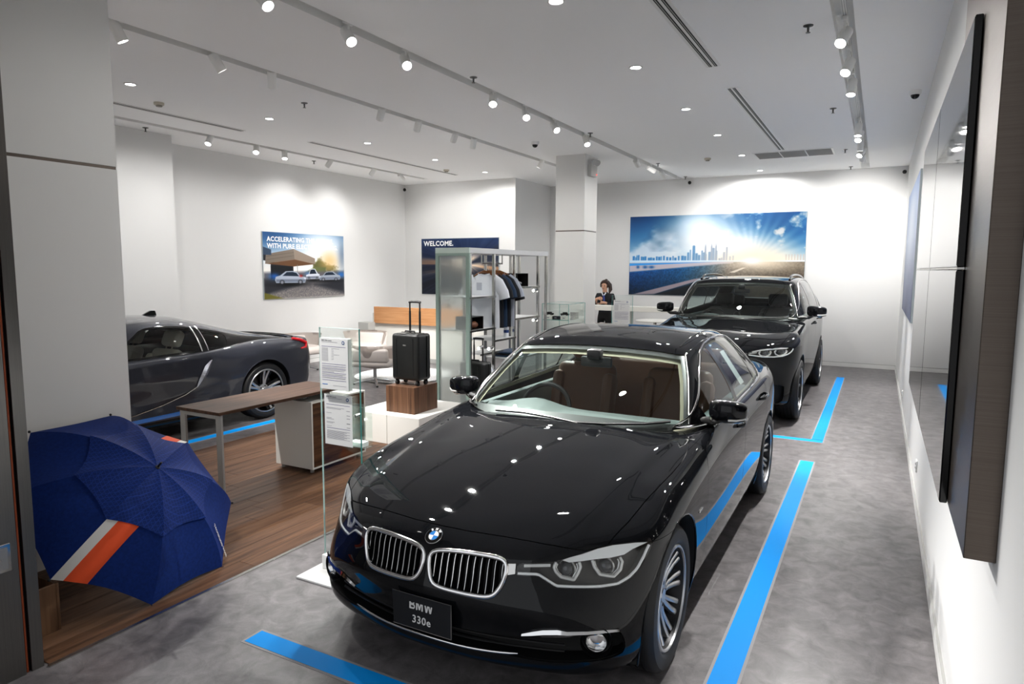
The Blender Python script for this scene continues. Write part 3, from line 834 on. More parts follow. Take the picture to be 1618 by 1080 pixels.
    skin('windshield_border', both(offT(band, -.006)), mat('frit_black', '#161817', 0.4), wo)
    DLO = np.array([(gy(y), fz(z)) for y, z in o['DLO']])
    dlf = lambda A: np.maximum(psdf(A[:, 1:3], DLO), .3 - A[:, 0])
    dlo = c.take(dlf, 0.0, 'grest')
    gl = dlo
    for nm, P in o['glass']:
        P = np.array([(gy(y), fz(z)) for y, z in P])
        f = lambda A: np.maximum(psdf(A[:, 1:3], P), dlf(A) + .012)
        T = clip(gl, f(gl[0])); gl = clip(gl, -f(gl[0])); c.panel(nm, offT(T, -.003), glass_side, 'two')
    c.panel('window_frame', offT(gl, -.001), black_gloss, 'two')
    RW = np.array([(gx(x), fz(z)) for x, z in ((-.2, 1.06), (.50, 1.07), (.60, 1.09), (.46, 1.28), (0, 1.305), (-.2, 1.305))])
    if o.get('rear_glass', True):
        rw = c.take(lambda A: np.maximum(psdf(A[:, [0, 2]], RW), gy(2.35) - A[:, 1]), 0.0, 'grest'); c.panel('rear_window', offT(rw, -.003), glass_side)
    c.panel('roof', c.grest)
    lin_T = clip(c.G, -np.maximum(wsf(c.G[0]) + .035, -9)); lin_T = clip(lin_T, -(dlf(lin_T[0]) + .02))
    if o.get('rear_glass', True): lin_T = clip(lin_T, -(np.maximum(psdf(lin_T[0][:, [0, 2]], RW), gy(2.35) - lin_T[0][:, 1]) + .02))
    skin('headliner', both(offT(lin_T, -.028)), o.get('lining', lining), root)
    # chrome line round the side windows
    gc = c.gcast
    P = resample(DLO, 90, True); lp = [gc.side(y, z, .002) for y, z in P]
    for s_ in (1, -1): MB().tube(lp if s_ > 0 else mx(lp), o.get('ct', .008), 6, True).build('window_trim', o.get('trim', chrome), root, 60, True)
    # windscreen lower and side mouldings
    for s_ in (1, -1):
        q = [gc.front(x, z, .003) for x, z in WS[4:8]]; MB().tube(q if s_ > 0 else mx(q), .0032, 6).build('pillar_moulding', satin_chrome, root, 60, True)
    # cowl under the glass
    V = []; n = 21
    for i in range(n):
        t = -1 + 2 * i / (n - 1); x = t * fx(.74); yy = fy(.61 + .20 * abs(t) ** 2.2); z = fz(.905 + .03 * t * t)
        V += [(x, yy, z - .03), (x, yy + .16, z - .012)]
    MB().mesh(V, [(2 * i, 2 * i + 2, 2 * i + 3, 2 * i + 1) for i in range(n - 1)]).build('cowl', under_mat, root, local=True)
    # wipers
    for P in o['wipers']:
        pts = [c.gcast.front(gx(x), fz(z), .012) for x, z in P]
        wq = MB().tube(pts, [.010] + [.008] * (len(pts) - 1), 6).build('wiper', black_plastic, root, 60, True)
        MB().tube([p + Vector((0, -.009, .004)) for p in pts], .0025, 6).build('wiper_spine', satin_chrome, wq, 60, True)
    # ---- mirrors
    for s_ in (1, -1):
        mi = MB().sphere((0, 0, 0), 1, (1, 1, 1), 24, 14)
        for v in mi.bm.verts:
            x, y, z = v.co; e = .55
            x, y, z = [math.copysign(abs(q) ** e, q) for q in (x, y, z)]
            x *= .108; y = y * .062 if y < 0 else y * .05; z *= .058 * (1 - .25 * (x / .108) * .5)
            z += .004; v.co = (x, y + .25 * abs(x), z)
        mi.bm.transform(Matrix.Translation((s_ * o['mir'][0], o['mir'][1], o['mir'][2])) @ Matrix.Diagonal((s_ * o['mir'][3], 1, o['mir'][3], 1)))
        mo = mi.build('mirror', paint, root, 60, True)
        X, Y, Z, k = o['mir']
        MB().tube([(s_ * (X - .10 * k), Y, Z - .056 * k), (s_ * (X + .03 * k), Y - .035, Z - .058 * k), (s_ * (X + .10 * k), Y + .01, Z - .048 * k)], [.012, .013, .008], 8, squash=.6).build('mirror_trim', satin_chrome, mo, 60, True)
        MB().tube([(s_ * (X + .015), Y - .058, Z - .040 * k), (s_ * (X + .06 * k), Y - .052, Z - .038 * k), (s_ * (X + .103 * k), Y - .005, Z - .032 * k)], .006, 6).build('turn_signal', lamp_ring, mo, 60, True)
        ax = fx(.80)
        MB().tube([(s_ * (X - .04), Y, Z - .05 * k), (s_ * (X - .09), Y - .01, Z - .075 * k), (s_ * ax, Y - .03, fz(.965)), (s_ * (ax - .05), Y - .05, fz(.958))], [.026, .030, .036, .03], 8, squash=.7).build('mirror_arm', black_plastic, mo, 60, True)
    # ---- door handles
    for y, z in o['handles']:
        p = c.bcast.side(fy(y), fz(z), .0); q = c.bcast.side(fy(y) + .21, fz(z + .012), 0)
        for s_ in (1, -1):
            pts = [p, p + Vector((.028, .03, .002)), q + Vector((.028, -.03, -.002)), q]
            MB().tube(pts if s_ > 0 else mx(pts), [.010, .013, .013, .010], 8).build('door_handle', paint, root, 60, True)
    # ---- wheels
    for y, xw in zip(yw, o['xw']):
        for s_ in (1, -1): wheel(root, s_ * xw, y, o['Rw'], s_, o['wheel'], o['Rw'], o['rr'], o['ww'])
    # ---- interior
    dsh = MB(); V = []; n = 23
    for i in range(n):
        t = -1 + 2 * i / (n - 1); x = t * fx(.70); hump = .05 * math.exp(-((t + .52) / .25) ** 2)
        yf = fy(.72 + .14 * t * t); V += [(x, yf, fz(.885)), (x, yf + .12, fz(.915) + hump * .3), (x, fy(1.02), fz(.925) + hump), (x, fy(1.10), fz(.915) + hump), (x, fy(1.14), fz(.86)), (x, fy(1.12), fz(.55))]
    dsh.mesh(V, [(6 * i + j, 6 * i + 6 + j, 6 * i + 7 + j, 6 * i + 1 + j) for i in range(n - 1) for j in range(5)])
    dsh.build('dashboard', dash_mat, root, 50, True)
    steering_wheel(root, -fx(.37), fy(1.22), fz(.86), 1.15)
    for x in (-.37, .37): seat(root, fx(x), fy(1.62), fz(.42), o['leather'])
    rs = MB().box(-fx(.62), fx(.62), fy(2.25), fy(2.72), fz(.42), fz(.56), .06, 3).box(-fx(.62), fx(.62), -.07, .07, 0, .58, .06, 3, M=Matrix.Translation((0, fy(2.70), fz(.50))) @ Matrix.Rotation(-.4, 4, 'X'))
    rs.build('rear_seat', o['leather'], root, local=True)
    for x in (-.36, .36): MB().box(-.13, .13, -.04, .04, 0, .16, .035, 3, M=Matrix.Translation((fx(x), fy(2.92), fz(1.0))) @ Matrix.Rotation(-.3, 4, 'X')).build('rear_headrest', o['leather'], root, local=True)
    MB().box(-.11, .11, -.02, .02, -.035, .035, .015, 2, M=Matrix.Translation((0, fy(1.24), fz(1.22)))).box(-.05, .05, -.03, .05, .0, .07, .02, 2, M=Matrix.Translation((0, fy(1.20), fz(1.24)))).build('rear_view_mirror', black_plastic, root, local=True)
    MB().box(-.10, .10, fy(1.3), fy(2.0), fz(.35), fz(.62), .03).build('centre_console', black_plastic, root, local=True)
    for s_ in (1, -1): MB().box(s_ * fx(.72) - .03, s_ * fx(.72) + .03, fy(.95), fy(2.6), fz(.5), fz(.93), .02).build('door_card', o.get('card', dash_mat), root, local=True)
    MB().box(-fx(.7), fx(.7), fy(.9), fy(2.9), fz(.24), fz(.30)).build('cabin_floor', under_mat, root, local=True)
    return c
# ------------------------------------------------------------------ the saloon in front
ident = lambda v: v
SED_OPT = dict(post=hood_crease, axles=(0.0, 2.81), zw=.333, ra=.372, kt=.0105, slats=11, emb=(.684, .041), ls=1.0, gx=ident,
    HL=[(.404, .645), (.475, .648), (.531, .651), (.582, .663), (.621, .673), (.67, .688), (.716, .695), (.788, .696), (.852, .687), (.836, .632), (.819, .589), (.795, .561), (.763, .541), (.703, .541), (.622, .547), (.552, .553), (.486, .598), (.404, .600)],
    IN=[(-.3, .335), (.20, .335), (.37, .340), (.437, .352), (.56, .374), (.663, .376), (.786, .374), (.800, .334), (.802, .294), (.790, .268), (.645, .258), (.512, .248), (.37, .258), (.2, .262), (-.3, .262)],
    rings=[[(.542, .648), (.538, .630), (.547, .610), (.567, .590), (.613, .577), (.624, .601), (.629, .623), (.621, .643)], [(.664, .646), (.674, .620), (.696, .590), (.745, .575), (.764, .597), (.766, .627), (.755, .646)]],
    lens=[(.588, .618), (.718, .617)],
    brow=[(.560, .655), (.583, .663), (.621, .671), (.67, .686), (.717, .693), (.79, .6935), (.835, .688), (.790, .672), (.765, .655), (.722, .649), (.669, .649), (.626, .646), (.586, .645)],
    inbar=[(.428, .642), (.523, .643), (.525, .632), (.430, .631)],
    trimline=[(.409, .606), (.484, .605), (.553, .560), (.622, .554), (.703, .548), (.760, .549), (.792, .566), (.815, .592), (.831, .634), (.842, .676)],
    bars=(.285, .312),
    doors=[('front_door', [(.60, .262), (.588, .60), (.588, .75), (.60, .82), (.66, .90), (.70, 1.1), (1.65, 1.1), (1.662, .9), (1.662, .262)]),
           ('rear_door', [(1.668, .262), (1.668, 1.1), (2.62, 1.1), (2.62, .92), (2.58, .78), (2.50, .62), (2.425, .50), (2.405, .40), (2.40, .262)])],
    DLO=[(.77, .945), (.90, 1.003), (1.06, 1.089), (1.25, 1.205), (1.455, 1.306), (1.60, 1.340), (1.80, 1.360), (2.05, 1.360), (2.30, 1.340), (2.52, 1.290), (2.68, 1.215), (2.765, 1.13), (2.77, 1.07), (2.72, 1.02), (2.63, .995), (2.1, .972), (1.6, .958), (1.1, .950)],
    glass=[('side_window', [(1.00, .9), (1.00, 1.3), (1.4, 1.5), (1.585, 1.5), (1.615, .9)]), ('side_window', [(1.70, .9), (1.67, 1.5), (2.36, 1.5), (2.42, .9)]), ('quarter_window', [(2.455, .9), (2.40, 1.5), (2.9, 1.5), (2.9, .9)])],
    wipers=[[(-.46, .936), (-.25, .944), (-.05, .938), (.12, .925)], [(.10, .927), (.3, .936), (.5, .950), (.63, .966)]],
    mir=(.905, 1.0, 1.022, 1.0), handles=[(1.41, .85), (2.30, .875)], xw=(.768, .790), Rw=.333, rr=.238, ww=.225, wheel='sedan', leather=leather_tan)
sedan = thing('saloon_car', 'glossy black four-door saloon car with chrome-edged twin grille, nearest on the grey floor', 'car', (SX, SY, 0))
SB = build_saloon(sedan, SED_BODY, SED_GREEN, ident, ident, ident, paint_black, SED_OPT)
def sedan_details():
    c = SB.bcast
    # chrome blades above the fog lamps, fog lamps, lower chrome line
    for s_ in (1, -1):
        fix = (lambda L: L) if s_ > 0 else mx
        top = [(.436, .366), (.478, .382), (.521, .395), (.576, .400), (.610, .393), (.681, .393), (.779, .385)]
        bot = [(.446, .357), (.478, .357), (.521, .362), (.576, .366), (.610, .370), (.681, .374), (.784, .370)]
        A = fix([c.front(x, z, .007) for x, z in top]); B = fix([c.front(x, z, .007) for x, z in bot]); A2 = [p + Vector((0, .02, 0)) for p in A]; B2 = [p + Vector((0, .02, 0)) for p in B]
        M_ = fix([c.front(x, (z0 + z1) / 2, .014) for (x, z0), (x2, z1) in zip(top, bot)])
        strip_mesh([A2, A, M_, B, B2], 'chrome_blade', chrome, sedan, False)
        p = c.front(.722, .338, -.03); p = Vector((s_ * p.x, p.y, p.z))
        d = Vector((s_ * .35, -1, .05)).normalized(); Mx = frame_M(p, d.cross(Vector((0, 0, 1))), (0, 0, 1))
        fo = MB().lathe([(.041, -.02), (.041, .012), (.037, .016), (.033, .004), (.0, -.008)], 28, Mx).build('fog_lamp', chrome, sedan, local=True)
        MB().lathe([(.066, -.02), (.062, .008), (.047, .016), (.047, -.02)], 28, Mx).build('fog_bezel', black_plastic, fo, local=True)
        MB().lathe([(0, .026), (.02, .024), (.033, .018), (.038, .012)], 24, Mx).build('fog_glass', glass_lamp, fo, local=True)
    pts = [c.front(x, .266 + .012 * (abs(x) / .42) ** 4, .012) for x in np.linspace(-.42, .42, 25)]
    MB().tube(pts, [.003] + [.0055] * 23 + [.003], 8).build('lower_chrome_line', chrome, sedan, 60, True)
    # front splitter
    # display plate with the lettering
    pl = MB().box(-.152, .152, -.003, .003, -.075, .075, .001, 1, M=Matrix.Translation((0, -.742, .375)) @ Matrix.Rotation(.04, 4, 'X')).build('name_plate', plate_black, sedan, local=True)
    for y0, z0, x0, x1 in ((-.7465, .4495, -.152, .152), (-.7465, .3005, -.152, .152)): MB().box(x0, x1, y0 + .0, y0 + .002, z0 - .0012, z0 + .0012).build('plate_edge', satin_chrome, pl, local=True)
    MB().box(.1505, .153, -.7465, -.7445, .30, .45).build('plate_edge', satin_chrome, pl, local=True)
    Ms = [(0, 0), (0, 1), (.27, 1), (.5, .36), (.73, 1), (1, 1), (1, 0), (.81, 0), (.81, .70), (.58, .06), (.42, .06), (.19, .70), (.19, 0)]
    Ws = [(0, 1), (.21, 1), (.35, .30), (.53, 1), (.73, 1), (.91, .30), (1.05, 1), (1.26, 1), (1.02, 0), (.80, 0), (.63, .66), (.46, 0), (.24, 0)]
    hh = .040
    yp = lambda z: -.7472 + .04 * (z - .375)
    def letter(P, x0):
        MB().prism([(x0 + hh * .88 * u, .388 + hh * v) for u, v in P], lambda x, z: (x, yp(z), z), lambda x, z: (x, yp(z) - .0012, z)).build('lettering', plate_text, pl, local=True)
    bx = -.0615
    letter([(0, 0), (0, 1), (.22, 1), (.22, 0)], bx)
    for z0, z1, w_ in ((.48, 1.0, .74), (0, .56, .82)):
        c_, r = (z0 + z1) / 2, (z1 - z0) / 2
        arc = [(w_ - r + r * math.cos(t), c_ + r * math.sin(t)) for t in np.linspace(PI / 2, -PI / 2, 11)]; ri = r - .17
        inn = [(w_ - r + (ri + .03) * math.cos(t), c_ + ri * math.sin(t)) for t in np.linspace(-PI / 2, PI / 2, 11)]
        letter([(.2, z1)] + arc + [(.2, z0), (.2, z0 + .17)] + inn + [(.2, z1 - .17)], bx)
    letter(Ms, -.0265); letter(Ws, .0150)
    text('330e', .047, frame_M((0, -.7470, .343), (1, 0, 0), (0, .04, 1)), plate_text, 'lettering', pl, .0006, local=True)
    # roof ditch lines, side badge, door-sill gap
    g = SB.gcast
    for s_ in (1, -1):
        pts = [g.top(s_ * (.525 + .01 * math.sin(t * PI)), 1.36 + 1.25 * t, .001) for t in np.linspace(0, 1, 12)]
        MB().tube(pts, .004, 6).build('roof_moulding', black_gloss, sedan, 60, True)
        p = SB.bcast.side(.42, .62, .002); MB().box(p.x * s_ - .003, p.x * s_ + .003, p.y - .035, p.y + .035, p.z - .006, p.z + .006, .002, 1).build('side_badge', satin_chrome, sedan, local=True)
    # papers taped inside the rear side window (printed sheets)
    q = g.side(1.9, 1.17, -.008)
    sh = MB(); V = []
    for y, z in ((1.86, 1.27), (1.98, 1.27), (2.10, 1.03), (1.97, 1.03)): V.append(tuple(g.side(y, z, -.010)))
    sh.mesh(V + [(x - .001, y, z) for x, y, z in V], [(0, 1, 2, 3), (4, 7, 6, 5)]).build('window_sheet', mat('paper', '#e8e8e6', 0.8), sedan, local=True)
sedan_details()
# ------------------------------------------------------------------ the tall black estate behind it, shaped from the same rings
def knots(a, b): return lambda v: float(np.interp(v, a, b)) if not hasattr(v, '__len__') else np.interp(v, a, b)
XX, XY = -1.75, 8.93
s_fx = lambda v: v * 1.07
s_fy = knots([-.80, -.5, 0, .62, 1.0, 2.81, 3.9], [-.93, -.56, 0, .68, 1.06, 2.933, 4.0])
s_gy = knots([.5, .62, 1.37, 2.0, 2.7, 3.28, 3.6], [.58, .68, 1.33, 2.15, 3.45, 3.82, 4.0])
s_fz = knots([0, .16, .25, .335, .50, .65, .69, .72, .78, .90, .95, 1.32, 1.42, 1.6], [0, .22, .33, .45, .69, .875, .92, .96, 1.03, 1.13, 1.185, 1.655, 1.745, 1.9])
SUV_BODY = SED_BODY.copy(); SUV_BODY[..., 0] *= 1.07; SUV_BODY[..., 1] = s_fy(SED_BODY[..., 1]); SUV_BODY[..., 2] = s_fz(SED_BODY[..., 2])
SUV_GREEN = SED_GREEN.copy(); SUV_GREEN[..., 0] *= 1.07 + .10 * np.clip((SED_GREEN[..., 2] - .95) / .38, 0, 1); SUV_GREEN[..., 1] = s_gy(SED_GREEN[..., 1]); SUV_GREEN[..., 2] = s_fz(SED_GREEN[..., 2])
SUV_OPT = dict(SED_OPT)
SUV_OPT.update(post=None, axles=(0.0, 2.933), zw=.375, ra=.43, kt=.014, slats=9, emb=(.925, .041), ls=1.25, gx=lambda v: v * 1.115, gy=s_gy,
    HL=[(.404, .650), (.45, .668), (.531, .684), (.62, .693), (.716, .698), (.80, .694), (.845, .68), (.835, .648), (.80, .622), (.745, .603), (.66, .598), (.56, .602), (.48, .612), (.42, .622)],
    IN=[(-.3, .345), (.20, .345), (.42, .345), (.50, .368), (.70, .372), (.775, .362), (.782, .31), (.765, .225), (.72, .205), (.56, .20), (.42, .235), (.2, .245), (-.3, .245)],
    rings=[[(.53, .668), (.522, .650), (.532, .628), (.56, .615), (.60, .615), (.628, .628), (.636, .650), (.626, .668)], [(.675, .672), (.668, .652), (.68, .630), (.71, .617), (.745, .62), (.775, .634), (.782, .655), (.772, .672)]],
    lens=[(.580, .645), (.725, .648)],
    brow=[(.45, .663), (.531, .680), (.62, .689), (.716, .694), (.79, .690), (.775, .681), (.70, .680), (.62, .676), (.53, .670), (.46, .656)],
    inbar=[(.425, .648), (.50, .655), (.50, .648), (.425, .64)],
    trimline=[(.42, .628), (.49, .618), (.56, .608), (.66, .604), (.745, .609), (.795, .627), (.825, .65), (.835, .676)],
    bars=(.27, .31), DLO=SED_OPT['DLO'], rear_glass=True, lining=mat('headliner_dark', '#3b3a38', .9), trim=satin_chrome, ct=.006,
    wipers=[[(-.46, .936), (-.25, .944), (-.05, .938), (.12, .925)], [(.10, .927), (.3, .936), (.5, .950), (.63, .966)]],
    mir=(1.03, .95, 1.285, 1.15), handles=[(1.41, .85), (2.30, .875)], xw=(.835, .85), Rw=.375, rr=.265, ww=.26, wheel='suv', leather=leather_dark)
suv = thing('suv_car', 'tall glossy black sport utility car with roof rails parked behind the saloon', 'car', (XX, XY, 0))
UB = build_saloon(suv, SUV_BODY, SUV_GREEN, s_fx, s_fy, s_fz, paint_black, SUV_OPT)
for s_ in (1, -1):
    pts = [UB.gcast.top(s_ * .60, y, .0) for y in np.linspace(1.45, 3.5, 14)]
    pts = [p + Vector((s_ * .02, 0, .035 if 0 < i < 13 else 0)) for i, p in enumerate(pts)]
    MB().tube(pts, .017, 8).build('roof_rail', black_gloss, suv, 60, True)
    p = UB.bcast.front(.636, .60, .004); p = Vector((s_ * p.x, p.y, p.z)); d = Vector((s_ * .45, -1, .05)).normalized(); Mx = frame_M(p, d.cross(Vector((0, 0, 1))), (0, 0, 1))
    fo = MB().lathe([(.052, -.03), (.052, .010), (.046, .014), (.04, .002), (0, -.006)], 28, Mx).build('fog_lamp', chrome, suv, local=True)
    MB().lathe([(0, .022), (.025, .02), (.046, .010)], 24, Mx).build('fog_glass', glass_lamp, fo, local=True)
# ------------------------------------------------------------------ the low grey sports coupe on the left
CX, CY = -7.45, 5.735 - 2.80
CP_FRONT = [
 [(0, -.80, .14), (.25, -.79, .14), (.5, -.73, .14), (.68, -.62, .14), (.80, -.48, .15), (.87, -.30, .16)],
 [(0, -.93, .17), (.25, -.91, .17), (.5, -.84, .17), (.70, -.70, .17), (.84, -.50, .18), (.91, -.28, .19)],
 [(0, -.95, .27), (.25, -.93, .27), (.5, -.86, .27), (.71, -.71, .28), (.86, -.50, .29), (.93, -.26, .30)],
 [(0, -.94, .38), (.25, -.92, .38), (.5, -.84, .38), (.70, -.68, .39), (.86, -.47, .41), (.94, -.24, .43)],
 [(0, -.91, .46), (.25, -.89, .46), (.49, -.80, .47), (.69, -.64, .48), (.85, -.43, .51), (.945, -.22, .54)],
 [(0, -.86, .53), (.24, -.84, .53), (.48, -.75, .54), (.67, -.58, .56), (.82, -.38, .60), (.925, -.19, .63)],
 [(0, -.80, .58), (.22, -.78, .58), (.45, -.68, .59), (.63, -.50, .62), (.77, -.31, .66), (.88, -.14, .70)],
 [(0, -.72, .61), (.20, -.69, .61), (.41, -.59, .625), (.57, -.41, .65), (.70, -.22, .69), (.79, -.06, .74)],
 [(0, -.55, .65), (.16, -.52, .65), (.32, -.43, .66), (.44, -.28, .68), (.54, -.10, .71), (.60, .06, .74)],
 [(0, -.30, .69), (.09, -.28, .69), (.17, -.21, .70), (.24, -.10, .71), (.29, .03, .73), (.31, .15, .75)],
 [(0, -.10, .72), (0, -.08, .72), (0, -.03, .725), (0, .04, .73), (0, .12, .74), (0, .22, .75)]]
CP_SIDE = [
 (.05, [(.84, .16), (.90, .20), (.93, .32), (.945, .45), (.95, .56), (.945, .66), (.91, .745), (.82, .79), (.61, .78), (.3, .77), (0, .77)]),
 (.55, [(.83, .15), (.89, .19), (.905, .30), (.905, .43), (.91, .55), (.905, .66), (.89, .75), (.83, .815), (.61, .81), (.3, .80), (0, .80)]),
 (1.05, [(.84, .14), (.91, .18), (.92, .28), (.90, .42), (.905, .56), (.905, .68), (.895, .79), (.85, .865), (.6, .87), (.3, .87), (0, .87)]),
 (1.55, [(.86, .14), (.93, .18), (.94, .28), (.915, .42), (.912, .56), (.912, .68), (.90, .80), (.858, .882), (.6, .88), (.3, .88), (0, .88)]),
 (2.0, [(.87, .14), (.945, .18), (.95, .28), (.928, .42), (.918, .56), (.915, .69), (.905, .81), (.865, .895), (.62, .89), (.3, .89), (0, .89)]),
 (2.4, [(.87, .15), (.95, .19), (.957, .30), (.952, .44), (.948, .58), (.944, .72), (.928, .84), (.862, .920), (.68, .91), (.34, .90), (0, .90)]),
 (2.8, [(.86, .16), (.94, .20), (.96, .32), (.968, .46), (.971, .60), (.968, .75), (.945, .885), (.84, .955), (.68, .94), (.34, .92), (0, .92)]),
 (3.2, [(.84, .18), (.90, .22), (.93, .34), (.945, .48), (.95, .62), (.945, .77), (.915, .885), (.81, .945), (.64, .92), (.32, .90), (0, .90)])]
CP_SPINE = [.35, .62, 1.05, 1.5, 1.95, 2.3, 2.6, 2.85]
def cp_rear():
    zs = [.22, .26, .36, .50, .64, .78, .88, .925]; ins = [.16, .08, .03, .01, 0, .01, .04, .10]
    base = [(.905, 3.50), (.82, 3.64), (.60, 3.71), (.30, 3.745), (0, 3.755)]
    rows = [[(max(x - i * (.8 if x > .7 else .4) * (x > 0), 0), y - i * (.5 if x > .7 else 1), z) for x, y in base] for z, i in zip(zs, ins)]
    rows.append([(.60, 3.30, .91), (.53, 3.42, .91), (.40, 3.48, .91), (.2, 3.5, .91), (0, 3.51, .91)])
    rows.append([(.30, 3.12, .90), (.26, 3.2, .90), (.2, 3.25, .90), (.1, 3.27, .90), (0, 3.28, .90)])
    rows.append([(0, 3.0, .90), (0, 3.05, .90), (0, 3.1, .90), (0, 3.12, .90), (0, 3.13, .90)])
    return rows
CP_BODY = table(CP_FRONT, CP_SIDE, cp_rear(), CP_SPINE)
CP_G0 = [(0, .35, .79), (.30, .40, .81), (.55, .55, .83), (.72, .80, .855), (.815, 1.1, .87), (.845, 1.4, .882), (.853, 1.8, .893), (.848, 2.2, .905), (.79, 2.6, .915), (.72, 3.0, .91), (.56, 3.56, .88), (.28, 3.64, .88), (0, 3.66, .88)]
CP_G2 = [(0, 1.05, 1.222), (.25, 1.05, 1.217), (.42, 1.06, 1.205), (.53, 1.10, 1.19), (.595, 1.25, 1.203), (.615, 1.45, 1.213), (.625, 1.7, 1.207), (.625, 2.0, 1.178), (.625, 2.35, 1.105), (.63, 2.75, 1.01), (.56, 3.42, .925), (.28, 3.58, .915), (0, 3.60, .915)]
CP_G3 = [(0, 1.15, 1.25), (.2, 1.15, 1.25), (.33, 1.18, 1.245), (.42, 1.22, 1.24), (.47, 1.35, 1.25), (.49, 1.5, 1.256), (.5, 1.75, 1.25), (.5, 2.05, 1.22), (.5, 2.4, 1.138), (.5, 2.8, 1.04), (.42, 3.36, .935), (.22, 3.5, .925), (0, 3.52, .925)]
CP_G4 = [(0, 1.25, 1.275), (.1, 1.26, 1.275), (.17, 1.28, 1.275), (.22, 1.32, 1.275), (.24, 1.42, 1.28), (.25, 1.55, 1.283), (.26, 1.8, 1.277), (.26, 2.1, 1.246), (.26, 2.45, 1.155), (.25, 2.85, 1.05), (.2, 3.25, .955), (.1, 3.36, .94), (0, 3.38, .94)]
CP_G5 = [(0, y, z) for y, z in zip((1.4, 1.41, 1.43, 1.46, 1.52, 1.62, 1.85, 2.15, 2.5, 2.88, 3.15, 3.24, 3.26), (1.29, 1.29, 1.29, 1.29, 1.292, 1.291, 1.282, 1.252, 1.158, 1.055, .975, .955, .952))]
CP_GREEN = np.array([CP_G0, lerp_ring(CP_G0, CP_G2, .33, .02), lerp_ring(CP_G0, CP_G2, .67, .02), CP_G2, CP_G3, CP_G4, CP_G5], float)
coupe = thing('sports_coupe', 'low dark grey two-door sports coupe behind the front pillar', 'car', (CX, CY, 0))
blue_acc = mat('accent_blue', '#1668b8', .3, coat=1.0)
def build_coupe():
    c = Body(coupe, CP_BODY, CP_GREEN, paint_grey, 140, 90, 140, 70)
    root = coupe; yw = (0, 2.80); zw = .342; ra = .385
    base = np.array(CP_GREEN[0])[:, :2]; base = np.concatenate([base, base[::-1] * (-1, 1)])
    c.drop(lambda A: np.maximum(psdf(A[:, :2], base) + .03, .76 - A[:, 2]))
    for y in yw: c.drop(lambda A: np.maximum(np.hypot(A[:, 1] - y, A[:, 2] - zw) - ra, .5 - A[:, 0]))
    skin('body_shell', both(offT(c.rest, -.012)), under_mat, root)
    D = rnd([(.70, 1.2), (2.0, 1.2), (2.0, .87), (2.06, .80), (1.99, .67), (1.89, .56), (1.72, .47), (1.45, .40), (1.15, .345), (.72, .32)], 2)
    c.panel('door', c.take(lambda A: np.maximum(psdf(A[:, 1:3], D), .4 - A[:, 0]), .0025), sides='two')
    c.panel('side_skirt', c.take(lambda A: np.maximum(np.maximum(A[:, 2] - .235, .3 - A[:, 1]), A[:, 1] - 2.5), .001), black_gloss, 'two')
    Ac = np.array([(.9, .245), (1.96, .262), (2.1, .30), (2.0, .305), (.9, .285)])
    c.panel('blue_accent', c.take(lambda A: np.maximum(psdf(A[:, 1:3], Ac), .4 - A[:, 0]), .0), blue_acc, 'two')
    c.panel('hood', c.take(lambda A: np.maximum(A[:, 1] - .5, .60 - A[:, 2]), .001))
    c.panel('front_bumper', c.take(lambda A: A[:, 1] + .15, .001))
    c.panel('front_fender', c.take(lambda A: A[:, 1] - .72, .001), sides='two')
    rb = c.take(lambda A: 3.30 + .25 * (A[:, 2] - .3) - A[:, 1], .001); c.panel('rear_bumper', rb)
    c.panel('quarter_panel', c.rest, sides='two')
    for y in yw:
        n = 30; ring = [(y + (ra + .002) * math.cos(t), zw + (ra + .002) * math.sin(t)) for t in np.linspace(-.38, PI + .38, n)]
        out = [c.bcast.side(p, q, -.004) for p, q in ring]
        for s_ in (1, -1):
            V = [(s_ * .52, p, q) for p, q in ring] + [(s_ * w_.x, p, q) for (p, q), w_ in zip(ring, out)] + [(s_ * .52, y, zw)]
            MB().mesh(V, [(i, i + 1, n + i + 1, n + i) for i in range(n - 1)] + [(i + 1, i, 2 * n) for i in range(n - 1)]).build('wheel_housing', under_mat, root, local=True)
            MB().tube([Vector((s_ * (w_.x + .002), p, q)) for (p, q), w_ in zip(ring, out)], .006, 6).build('arch_lip', paint_grey, root, 60, True)
            wheel(root, s_ * .838, y, .342, s_, 'coupe', .342, .262, .22)
    MB().box(-.78, .78, .40, 2.4, .13, .18, .02).box(-.5, .5, -.7, 3.5, .14, .2, .02).build('underbody', under_mat, root, local=True)
    # cabin glass
    WS = np.array([(-.2, .7), (0, .7), (.5, .75), (.75, .86), (.66, 1.02), (.54, 1.17), (.4, 1.2), (0, 1.215), (-.2, 1.215)])
    ws = c.take(lambda A: np.maximum(psdf(A[:, [0, 2]], WS), A[:, 1] - 1.3), 0, 'grest'); c.panel('windshield', ws, glass_dark)
    DLO = rnd([(.95, .878), (1.25, 1.08), (1.42, 1.185), (1.65, 1.203), (1.95, 1.175), (2.3, 1.105), (2.7, 1.018), (3.1, .955), (3.45, .922), (3.3, .905), (2.8, .905), (2.3, .905), (1.6, .89)], 1, .2)
    dlf = lambda A: np.maximum(psdf(A[:, 1:3], DLO), .3 - A[:, 0])
    gl = c.take(dlf, 0, 'grest')
    G1 = [(.8, .7), (.8, 1.5), (1.965, 1.5), (1.985, .7)]; G2_ = rnd([(2.085, .915), (2.075, 1.5), (2.2, 1.5), (2.42, 1.04), (2.36, .935), (2.25, .915)], 1, .15)
    glass_coupe = glass_mat('coupe_glass', (.70, .74, .72))
    for nm, P in (('side_window', G1), ('quarter_window', G2_)):
        f = lambda A: np.maximum(psdf(A[:, 1:3], P), dlf(A) + .022); T = clip(gl, f(gl[0])); gl = clip(gl, -f(gl[0])); c.panel(nm, offT(T, -.003), glass_coupe, 'two')
    c.panel('window_surround', gl, black_gloss, 'two')
